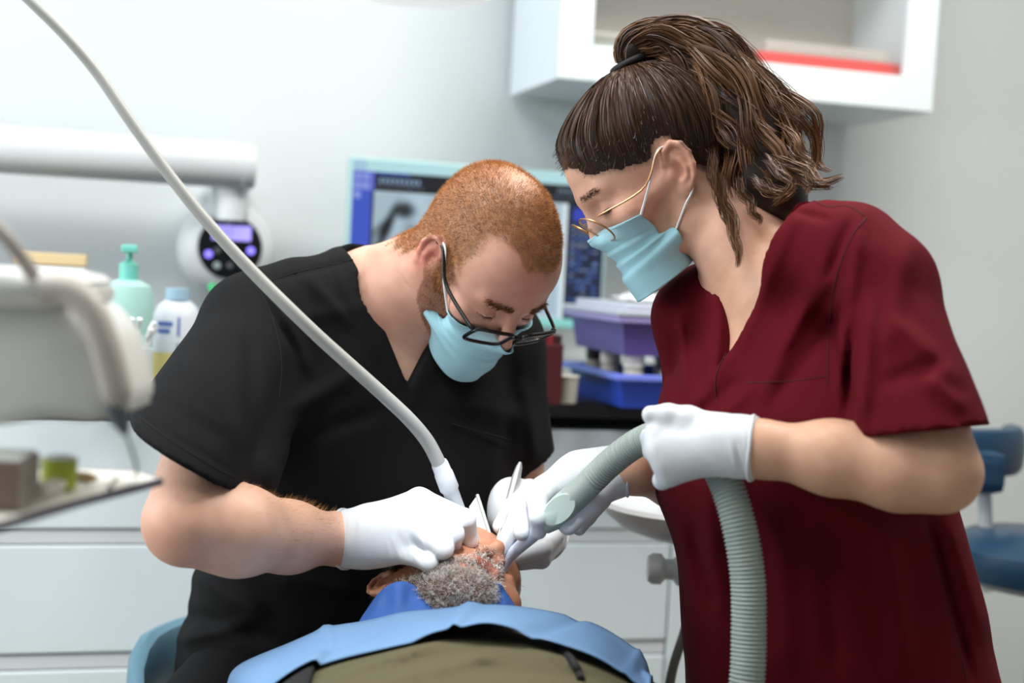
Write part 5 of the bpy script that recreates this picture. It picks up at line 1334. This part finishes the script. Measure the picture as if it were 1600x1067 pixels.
Fb = np.stack([k[:-1, :-1], k[1:, :-1], k[1:, 1:], k[:-1, 1:]], -1).reshape(-1, 4)
ob = link('bib_sheet', npmesh('bib_sheet', Vb.reshape(-1, 3), Fb), M_BIB, bib); sm = ob.modifiers.new('thickness', 'SOLIDIFY'); sm.thickness = .0012
def flap(name, base, crest, dn, df, mat_, lean):
    n1, n2 = 41, 11; B_ = spline(base, n1); C_ = spline(crest, n1); Vf = np.zeros((n1, n2, 3))
    for i in range(n1):
        u = i / (n1 - 1)
        for j in range(n2):
            t = j / (n2 - 1); px_, py_ = B_[i] * (1 - t) + C_[i] * t
            Vf[i, j] = P(px_, py_, dn + (df - dn) * t ** lean + .006 * math.sin(u * 9 + 1) * t + .003 * math.sin(u * 23) * t * (1 - t) * 4)
    k = np.arange(n1 * n2).reshape(n1, n2); Ff = np.stack([k[:-1, :-1], k[1:, :-1], k[1:, 1:], k[:-1, 1:]], -1).reshape(-1, 4)
    o = link(name, npmesh(name, Vf.reshape(-1, 3), Ff), mat_, bib); s_ = o.modifiers.new('thickness', 'SOLIDIFY'); s_.thickness = .0012
flap('collar_flap', [(558, 976), (600, 966), (650, 958), (700, 953)], [(566, 962), (596, 922), (628, 908), (660, 922), (701, 948)], 1.495, 1.535, M_BIB2, .8)
flap('collar_flap', [(700, 953), (735, 952), (780, 953), (812, 956)], [(704, 948), (740, 930), (776, 910), (792, 926), (808, 950)], 1.495, 1.53, M_BIB2, .8)
tag(bib, 'light blue paper bib with folded dark blue collar across the patient\'s chest', 'bib')

# ---- dental chair under the patient
ch = empty('dental_chair', (PX, .95, 0))
M_UPH = mat('navy_vinyl', lin(24, 44, 62), .35, bump=.05, bscale=300)
def pad(name, pts, halfw, th, parent=ch):
    """padded cushion: side profile pts (y, z of the top line) swept across x"""
    pr = spline([(a, b) for a, b in pts], 24); V = []; F = []; n = 12; m = len(pr)
    for i, (yy, zz) in enumerate(pr):
        e = min(1, i / 2, (m - 1 - i) / 2); e = .55 + .45 * e
        for k in range(n):
            a = 2 * math.pi * k / n; cx, sz = math.cos(a), math.sin(a)
            V.append((PX + halfw * e * math.copysign(abs(cx) ** .35, cx), yy, zz - th / 2 + th / 2 * e * math.copysign(abs(sz) ** .5, sz)))
    for i in range(m - 1):
        for k in range(n): F.append((i * n + k, i * n + (k + 1) % n, (i + 1) * n + (k + 1) % n, (i + 1) * n + k))
    F += [tuple(range(n - 1, -1, -1)), tuple((m - 1) * n + k for k in range(n))]
    return MB().add(V, F, True).build(name, M_UPH, parent, True)
pad('back_cushion', [(.80, .545), (1.0, .558), (1.2, .583), (1.46, .615)], .25, .08)
pad('seat_cushion', [(.02, .545), (.25, .60), (.43, .615), (.60, .575), (.79, .545)], .25, .09)
pad('headrest', [(1.49, .69), (1.58, .695), (1.66, .70), (1.74, .71)], .11, .05)
MB().box((PX, 1.52, .62), (.035, .08, .04), .01).build('headrest_bracket', M_STEEL, ch, True)
MB().box((PX, .85, .40), (.12, .22, .06), .02).box((PX, .85, .25), (.09, .12, .12), .02).box((PX, .80, .06), (.24, .36, .059), .03).build('pedestal', M_WHITE2, ch, True)
tag(ch, 'dark padded dental chair under the patient', 'dental chair')
# ------------------------------------------------------------------ instruments and hoses
M_HOSE = mat('grey_silicone', lin(176, 178, 174), .42, noise=.03, nscale=30)
M_HOSE2 = mat('pale_silicone', lin(206, 212, 218), .4)
ih = empty('handpiece_hose', P(705, 770, 1.61))
hp = spline([P(*p) for p in ((-517, -420, 1.08), (-400, -470, 1.14), (-250, -300, 1.27), (-120, -165, 1.37), (-30, -70, 1.42), (45, 0, 1.43), (100, 54, 1.44), (150, 112, 1.45), (200, 184, 1.455), (250, 254, 1.46), (300, 319, 1.465), (350, 377, 1.47), (400, 430, 1.475), (450, 480, 1.48), (500, 528, 1.49), (550, 573, 1.505), (600, 618, 1.53), (640, 656, 1.555), (668, 690, 1.58), (688, 728, 1.60))], 160)
MB().tube(hp, list(np.interp(np.arange(160), [0, 30, 159], [.0045, .0048, .0082])), 14).build('hose', M_HOSE, ih, True)
a0 = P(686, 722, 1.598); a1 = P(724, 818, 1.628); dv = a1 - a0
MB().tube([a0, a0 + dv * .04, a0 + dv * .16, a0 + dv * .18, a0 + dv * .42, a0 + dv * .46, a0 + dv * .8, a1], [.0088, .0098, .0100, .0108, .0112, .0092, .0085, .0078], 20).build('coupling', M_HOSE2, ih, True)
MB().tube([a1, P(733, 846, 1.648), P(742, 858, 1.655)], [.0055, .0045, .0032], 14).build('handpiece_head', mat('white_enamel', lin(226, 228, 230), .3), ih, True)
tag(ih, 'pale grey handpiece hose curving from the top left corner into the white glove', 'hose')
M_INST = mat('pale_metal', lin(190, 192, 190), .3, metal=.5)
it = empty('hand_instrument', P(806, 770, 1.68))
MB().tube(PL([(813, 722, 1.700), (811, 730, 1.698), (806, 748, 1.692), (800, 770, 1.685), (790, 800, 1.672)]), [.0018, .0040, .0056, .0052, .0045], 14).build('handle', M_INST, it, True)
MB().tube(PL([(790, 800, 1.672), (778, 838, 1.66), (770, 858, 1.65)]), [.0026, .0018, .0012], 10).build('working_tip', M_STEEL, it, True)
tag(it, 'slim metal hand instrument held upright by the smaller gloved hand', 'instrument')
rb = empty('retractor_blade', P(752, 820, 1.70))
o_ = [(733, 792), (746, 773), (754, 792), (764, 830), (780, 872), (768, 874), (750, 838), (740, 812)]
Vv = [P(a, b, 1.705 - .0006 * (b - 770)) for a, b in o_]; th = np.array([0, .002, 0]); n = len(Vv)
MB().add([v - th for v in Vv] + [v + th for v in Vv], [tuple(range(n)), tuple(range(2 * n - 1, n - 1, -1))] + [(i, (i + 1) % n, n + (i + 1) % n, n + i) for i in range(n)]).build('blade', mat('grey_plastic', lin(186, 190, 188), .5), rb, True)
MB().tube([Vv[1] + np.array([0, -.003, 0]), Vv[3] + np.array([0, -.003, 0]), Vv[4] + np.array([0, -.003, 0])], .0022, 8).build('stiffening_edge', M_INST, rb, True)
tag(rb, 'flat grey retractor blade between the two gloved hands', 'retractor')
# suction: corrugated hose, valve and tip
M_CORR = mat('grey_green_hose', lin(158, 170, 164), .5)
su = empty('suction_hose', P(1168, 1060, 1.40))
cp_ = spline([P(*p) for p in ((893, 781, 1.556), (920, 756, 1.545), (955, 722, 1.528), (1000, 690, 1.498), (1050, 676, 1.462), (1095, 692, 1.437), (1128, 742, 1.415), (1152, 810, 1.402), (1168, 900, 1.395), (1170, 1000, 1.39), (1166, 1080, 1.385), (1150, 1250, 1.38), (1160, 1500, 1.40))], 900)
seg = np.linalg.norm(np.diff(np.array(cp_), axis=0), axis=1); s_ = np.concatenate([[0], np.cumsum(seg)])
rad = np.interp(s_, [0, .03, .1, .3], [.0150, .0145, .0145, .0170]) + .0009 * np.where(s_ > .035, np.sign(np.sin(s_ / .0042 * 2 * math.pi)) * np.abs(np.sin(s_ / .0042 * 2 * math.pi)) ** .5, .6)
MB().tube(cp_, list(rad), 18).build('corrugated_hose', M_CORR, su, True)
v0 = P(893, 781, 1.556); v1 = P(848, 822, 1.566)
MB().tube([v0, v0 * .8 + v1 * .2, v0 * .3 + v1 * .7, v1], [.0152, .0160, .0150, .0105], 24).build('valve_body', mat('valve_grey', lin(176, 188, 182), .4), su, True)
vc = (v0 + v1) / 2; vn = nrm(CAM - vc + np.array([.2, 0, .35])); u1 = nrm(v1 - v0); 
RM = Matrix([list(r) for r in np.stack([u1, np.cross(vn, u1), vn], 1)])
MB().lathe([(0, .0185), (.0165, .0185), (.0185, .0160), (.0185, .0)], vc, 28, RM, 1.25, .9).build('valve_disc', mat('valve_pale', lin(184, 200, 192), .35), su, True)
MB().tube(spline(PL([(850, 820, 1.566), (826, 842, 1.580), (800, 866, 1.600), (786, 888, 1.612)]), 14), list(np.linspace(.0088, .0056, 14)), 16).build('suction_tip', mat('blue_tip', lin(206, 214, 230), .3, sss=.2), su, True)
tag(su, 'grey corrugated suction hose with valve and pale tip held by maroon-clad person', 'hose')
# ------------------------------------------------------------------ delivery unit and bracket tray in the foreground at the left
TZ = 1.00
un = empty('delivery_unit', (-.62, 1.05, 0))
M_UNIT = mat('unit_white', lin(214, 216, 212), .45); M_UNIT2 = mat('unit_beige', lin(190, 184, 176), .45)
def slab(out, d, depth, bev=.012):
    bm = bmesh.new(); vs = [bm.verts.new(P(a, b, d)) for a, b in out]; f = bm.faces.new(vs)
    r = bmesh.ops.extrude_face_region(bm, geom=[f]); vv = [g for g in r['geom'] if isinstance(g, bmesh.types.BMVert)]
    bmesh.ops.translate(bm, verts=vv, vec=(0, depth, 0)); bmesh.ops.recalc_face_normals(bm, faces=bm.faces[:])
    bmesh.ops.bevel(bm, geom=bm.edges[:], offset=bev, segments=3, profile=.5, affect='EDGES'); bm.verts.index_update()
    V = [v.co.copy() for v in bm.verts]; F = [[v.index for v in f.verts] for f in bm.faces]; bm.free(); return V, F
V, F = slab([(-140, 672), (-140, 470), (0, 468), (110, 474), (150, 520), (172, 590), (182, 646), (150, 664), (60, 656), (0, 668)], .98, .12)
MB().add(V, F, True).build('instrument_housing', M_UNIT, un, True)
V, F = slab([(-140, 480), (-140, 412), (0, 420), (70, 426), (96, 446), (96, 484)], .965, .14)
MB().add(V, F, True).build('top_cap', M_UNIT, un, True)
MB().tube(spline(PL([(70, 452, .955), (110, 456, .953), (142, 486, .952), (164, 540, .952), (180, 600, .955), (187, 640, .96)]), 40), [.0105] * 34 + [.010, .009, .008, .007, .006, .005], 16).build('instrument_handle', M_UNIT2, un, True)
MB().tube(PL([(178, 628, .958), (188, 655, .962), (195, 676, .968)]), [.008, .007, .003], 12).build('instrument_nozzle', mat('steel_blue', lin(110, 120, 128), .35, metal=.5), un, True)
MB().tube(spline(PL([(195, 674, .968), (205, 700, .98), (213, 728, 1.0)]) + [G(213, 745, TZ + .003)], 20), .0013, 8).build('instrument_needle', mat('steel_thin', lin(150, 156, 160), .35, metal=.4), un, True)
MB().tube(spline(PL([(-70, 300, .93), (0, 362, .94), (30, 398, .95), (52, 430, .965)]), 14), .0052, 12).build('whip_arm', M_UNIT2, un, True)
tp = [G(250, 747, TZ), G(214, 736, TZ), G(120, 732, TZ), G(-80, 733, TZ), G(-150, 735, TZ), G(-150, 858, TZ), G(0, 815, TZ), G(120, 780, TZ)]
n = len(tp); mb = MB(); dz = np.array([0, 0, -.004])
mb.add(tp + [p + dz for p in tp], [tuple(range(n)), tuple(range(2 * n - 1, n - 1, -1))] + [(i, (i + 1) % n, n + (i + 1) % n, n + i) for i in range(n)])
tr = mb.build('bracket_tray', mat('tray_paper', lin(216, 214, 206), .5), un, True)
ring = tp + [tp[0]]
MB().tube([p - np.array([0, 0, .003]) for p in ring], .0034, 8).build('tray_edge', mat('tray_edge_dark', lin(66, 64, 72), .4), tr, True)
MB().tube([(-.64, 1.08, .02), (-.64, 1.08, 1.0), (-.64, 1.08, 1.68)], .028, 20).build('column', M_UNIT, un, True)
MB().lathe([(0, 0.0), (.22, 0.001), (.22, .03), (.06, .05), (0, .05)], (-.64, 1.08, 0.001), 36).build('column_base', M_UNIT, un, True)
MB().box((-.60, 1.04, TZ - .012), (.05, .06, .007), .003).build('tray_bracket', M_UNIT, un, True)
tag(un, 'blurred white delivery unit with instrument handle and bracket tray at the left edge', 'dental unit')
c = G(-38, 800, TZ); bxo = empty('cardboard_box', (c[0], c[1], TZ + .001), .10)
hb = .0165
MB().box((-.018, .028, hb), (.045, .026, hb), .001).build('carton', mat('brown_carton', lin(126, 108, 96), .7), bxo)
MB().box((-.018, .028, 2 * hb + .0008), (.044, .025, .0008)).build('carton_top', mat('carton_pale', lin(206, 210, 206), .6), bxo)
MB().box((.0278, .028, hb), (.0008, .0255, hb - .001)).build('carton_end', mat('carton_grey', lin(160, 152, 140), .6), bxo)
tag(bxo, 'brown cardboard box standing on the bracket tray', 'box')
c = G(86, 768, TZ); gc_ = empty('green_cup', (c[0], c[1] + .008, TZ + .001))
MB().lathe([(0, 0), (.0118, 0), (.0126, .002), (.0130, .0225), (.0120, .0225), (.0110, .003), (0, .003)], n=32).build('cup', mat('lime_plastic', lin(178, 190, 60), .4), gc_)
MB().lathe([(0, .020), (.0119, .020), (.0116, .0232), (.008, .0248), (0, .0250)], n=32).build('cotton_filling', mat('cotton_white', lin(232, 236, 236), .9), gc_)
tag(gc_, 'lime green cup filled with white cotton on the bracket tray', 'cup')
for i, (pts, lab, colr) in enumerate((([(112, 752), (150, 757)], 'small brown stick lying on the tray right of the green cup', (140, 112, 76)), ([(172, 766), (184, 748)], 'thin grey probe lying on the tray near its tip', (168, 168, 164)), ([(60, 782), (98, 770)], 'small white roll lying beside the cardboard box', (222, 214, 206)))):
    a, b = G(*pts[0], TZ), G(*pts[1], TZ); r_ = (.004, .0018, .006)[i]; up = np.array([0, 0, r_ + .0006])
    t_ = empty(['wooden_stick', 'dental_probe', 'cotton_roll'][i], (a + b) / 2)
    MB().tube([a + up, a * .3 + b * .7 + up], r_, 12).build(['shaft', 'handle', 'roll'][i], mat('item_%d' % i, lin(*colr), .5), t_, True)
    MB().tube([a * .3 + b * .7 + up, b + up], [r_ * .9, r_ * .5], 12).build('end_piece', mat('item_end_%d' % i, lin(*[min(255, int(v * 1.15)) for v in colr]), .5), t_, True)
    tag(t_, lab, ['stick', 'probe', 'cotton roll'][i])
# ------------------------------------------------------------------ assistant's round table with instrument holder, behind the hands
at = P(1078, 806, 1.98); ar = empty('assistant_table', (at[0], at[1], 0))
MB().lathe([(0, -.034), (.055, -.032), (.095, -.018), (.118, .0), (.124, .012), (.120, .018), (.108, .012), (0, .008)], at, 48).build('round_top', M_WHITE2, ar, True)
MB().tube([at - np.array([-.05, 0, .030]), np.array([at[0] + .05, at[1], .30]), np.array([at[0] + .05, at[1], .03])], .026, 24).build('post', M_WHITE2, ar, True)
MB().lathe([(0, 0), (.20, .001), (.20, .02), (.05, .04), (0, .04)], (at[0] + .05, at[1], .001), 36).build('foot', M_WHITE2, ar, True)
AXM = Matrix.Rotation(math.radians(90), 3, 'Y')
hc = P(1012, 888, 1.93)
MB().lathe([(0, 0), (.017, 0.0), (.021, .006), (.021, .018), (.014, .024), (.014, .034), (.021, .040), (.022, .048), (.022, .075), (.021, .078), (0, .078)], hc, 28, AXM).build('instrument_holder', M_WHITE, ar, True)
MB().box(hc + np.array([.085, .0, .0]), (.012, .012, .028), .003).box(hc + np.array([.085, .0, .055]), (.008, .008, .05), .003).build('holder_bracket', mat('bracket_grey', lin(90, 100, 98), .4), ar, True)
MB().box(P(1052, 786, 1.95) + np.array([.02, 0, .006]), (.03, .02, .004), .002).build('paper_pad', mat('pad_tan', lin(190, 180, 160), .7), ar, True)
MB().tube(spline(PL([(1064, 776, 1.90), (1068, 830, 1.89), (1082, 890, 1.885), (1081, 930, 1.885), (1070, 985, 1.885), (1050, 1050, 1.885), (1040, 1130, 1.885)]), 40), .0066, 12).build('thin_hose', mat('dark_grey_hose', lin(112, 116, 112), .5), ar, True)
tag(ar, 'white round assistant table with cylindrical instrument holder beside the maroon tunic', 'table')
# ------------------------------------------------------------------ navy stool at the right edge
sc_ = P(1640, 880, 2.30); st = empty('navy_stool', (sc_[0], sc_[1], 0)); sx, sy, sz = sc_
M_NAVY = mat('navy_leather', lin(26, 58, 84), .35)
MB().lathe([(0, -.035), (.13, -.035), (.165, -.02), (.172, .0), (.165, .025), (.13, .042), (0, .048)], (sx, sy, sz), 40).build('seat', M_NAVY, st, True)
def curved_pad(name, cx, cy, cz, r, a0, a1, hh, th):
    V = []; F = []; n = 12; m = 20
    for i in range(m):
        a = a0 + (a1 - a0) * i / (m - 1); e = .35 + .65 * min(1, i / 2.5, (m - 1 - i) / 2.5)
        for k in range(n):
            t = 2 * math.pi * k / n; rr = r + th * math.copysign(abs(math.cos(t)) ** .7, math.cos(t)) * e
            V.append((cx + rr * math.cos(a), cy + rr * math.sin(a), cz + hh * math.copysign(abs(math.sin(t)) ** .6, math.sin(t)) * e))
    for i in range(m - 1):
        for k in range(n): F.append((i * n + k, i * n + (k + 1) % n, (i + 1) * n + (k + 1) % n, (i + 1) * n + k))
    F += [tuple(range(n - 1, -1, -1)), tuple((m - 1) * n + k for k in range(n))]
    return MB().add(V, F, True).build(name, M_NAVY if st_mat is None else st_mat, st_par, True)
st_mat, st_par = None, st
b1 = P(1560, 706, 2.42); curved_pad('backrest', b1[0] - .10, b1[1] + .10, b1[2], .15, math.radians(-95), math.radians(10), .042, .022)
b2 = P(1530, 735, 2.36); MB().box(b2 + np.array([0, 0, 0]), (.035, .04, .035), .018).build('armrest_pad', M_NAVY, st, True)
MB().tube([b2 + np.array([.01, 0, -.03]), b2 + np.array([.03, 0, -.20]), np.array([sx - .08, sy, sz - .02])], .012, 12).build('backrest_post', M_WHITE2, st, True)
MB().tube([(sx, sy, sz - .03), (sx, sy, .10)], .025, 20).build('gas_column', M_STEEL, st, True)
for i in range(5):
    a = i * 2 * math.pi / 5 + .3; e = np.array([sx + .26 * math.cos(a), sy + .26 * math.sin(a), .075])
    lg = MB().tube([(sx, sy, .11), e], [.022, .014], 12).build('leg', M_STEEL, st, True)
    MB().lathe([(0, -.012), (.026, -.012), (.028, -.006), (.028, .006), (.026, .012), (0, .012)], (e[0], e[1], .0295), 20, Matrix.Rotation(math.radians(90), 3, 'X')).build('castor', M_BLACKTOP, lg, True)
tag(st, 'navy upholstered stool with padded backrest at the right edge behind maroon tunic', 'stool')
# ------------------------------------------------------------------ the man's stool
ms = empty('dentist_stool', (float(mH[0]), float(mH[1]), 0)); hx, hy = float(mH[0]), float(mH[1])
M_STEELB = mat('blue_grey_vinyl', lin(96, 136, 156), .4)
MB().lathe([(0, -.045), (.15, -.045), (.185, -.03), (.192, -.01), (.185, .012), (.14, .022), (0, .020)], (hx, hy, .50), 40).build('seat', M_STEELB, ms, True)
st_mat, st_par = M_STEELB, ms
curved_pad('backrest', hx, hy, P(228, 1075, 1.85)[2], .262, math.radians(20), math.radians(205), .055, .020)
MB().tube([(hx - .05, hy + .25, .62), (hx - .03, hy + .22, .48), (hx, hy + .05, .46)], .014, 12).build('backrest_arm', M_STEEL, ms, True)
MB().tube([(hx, hy, .46), (hx, hy, .10)], .025, 20).build('gas_column', M_STEEL, ms, True)
for i in range(5):
    a = i * 2 * math.pi / 5 + .9; e = np.array([hx + .27 * math.cos(a), hy + .27 * math.sin(a), .075])
    lg = MB().tube([(hx, hy, .11), e], [.022, .014], 12).build('leg', M_STEEL, ms, True)
    MB().lathe([(0, -.012), (.026, -.012), (.028, -.006), (.028, .006), (.026, .012), (0, .012)], (e[0], e[1], .0295), 20, Matrix.Rotation(math.radians(90), 3, 'X')).build('castor', M_BLACKTOP, lg, True)
tag(ms, 'blue-grey stool under the person in black scrubs', 'stool')
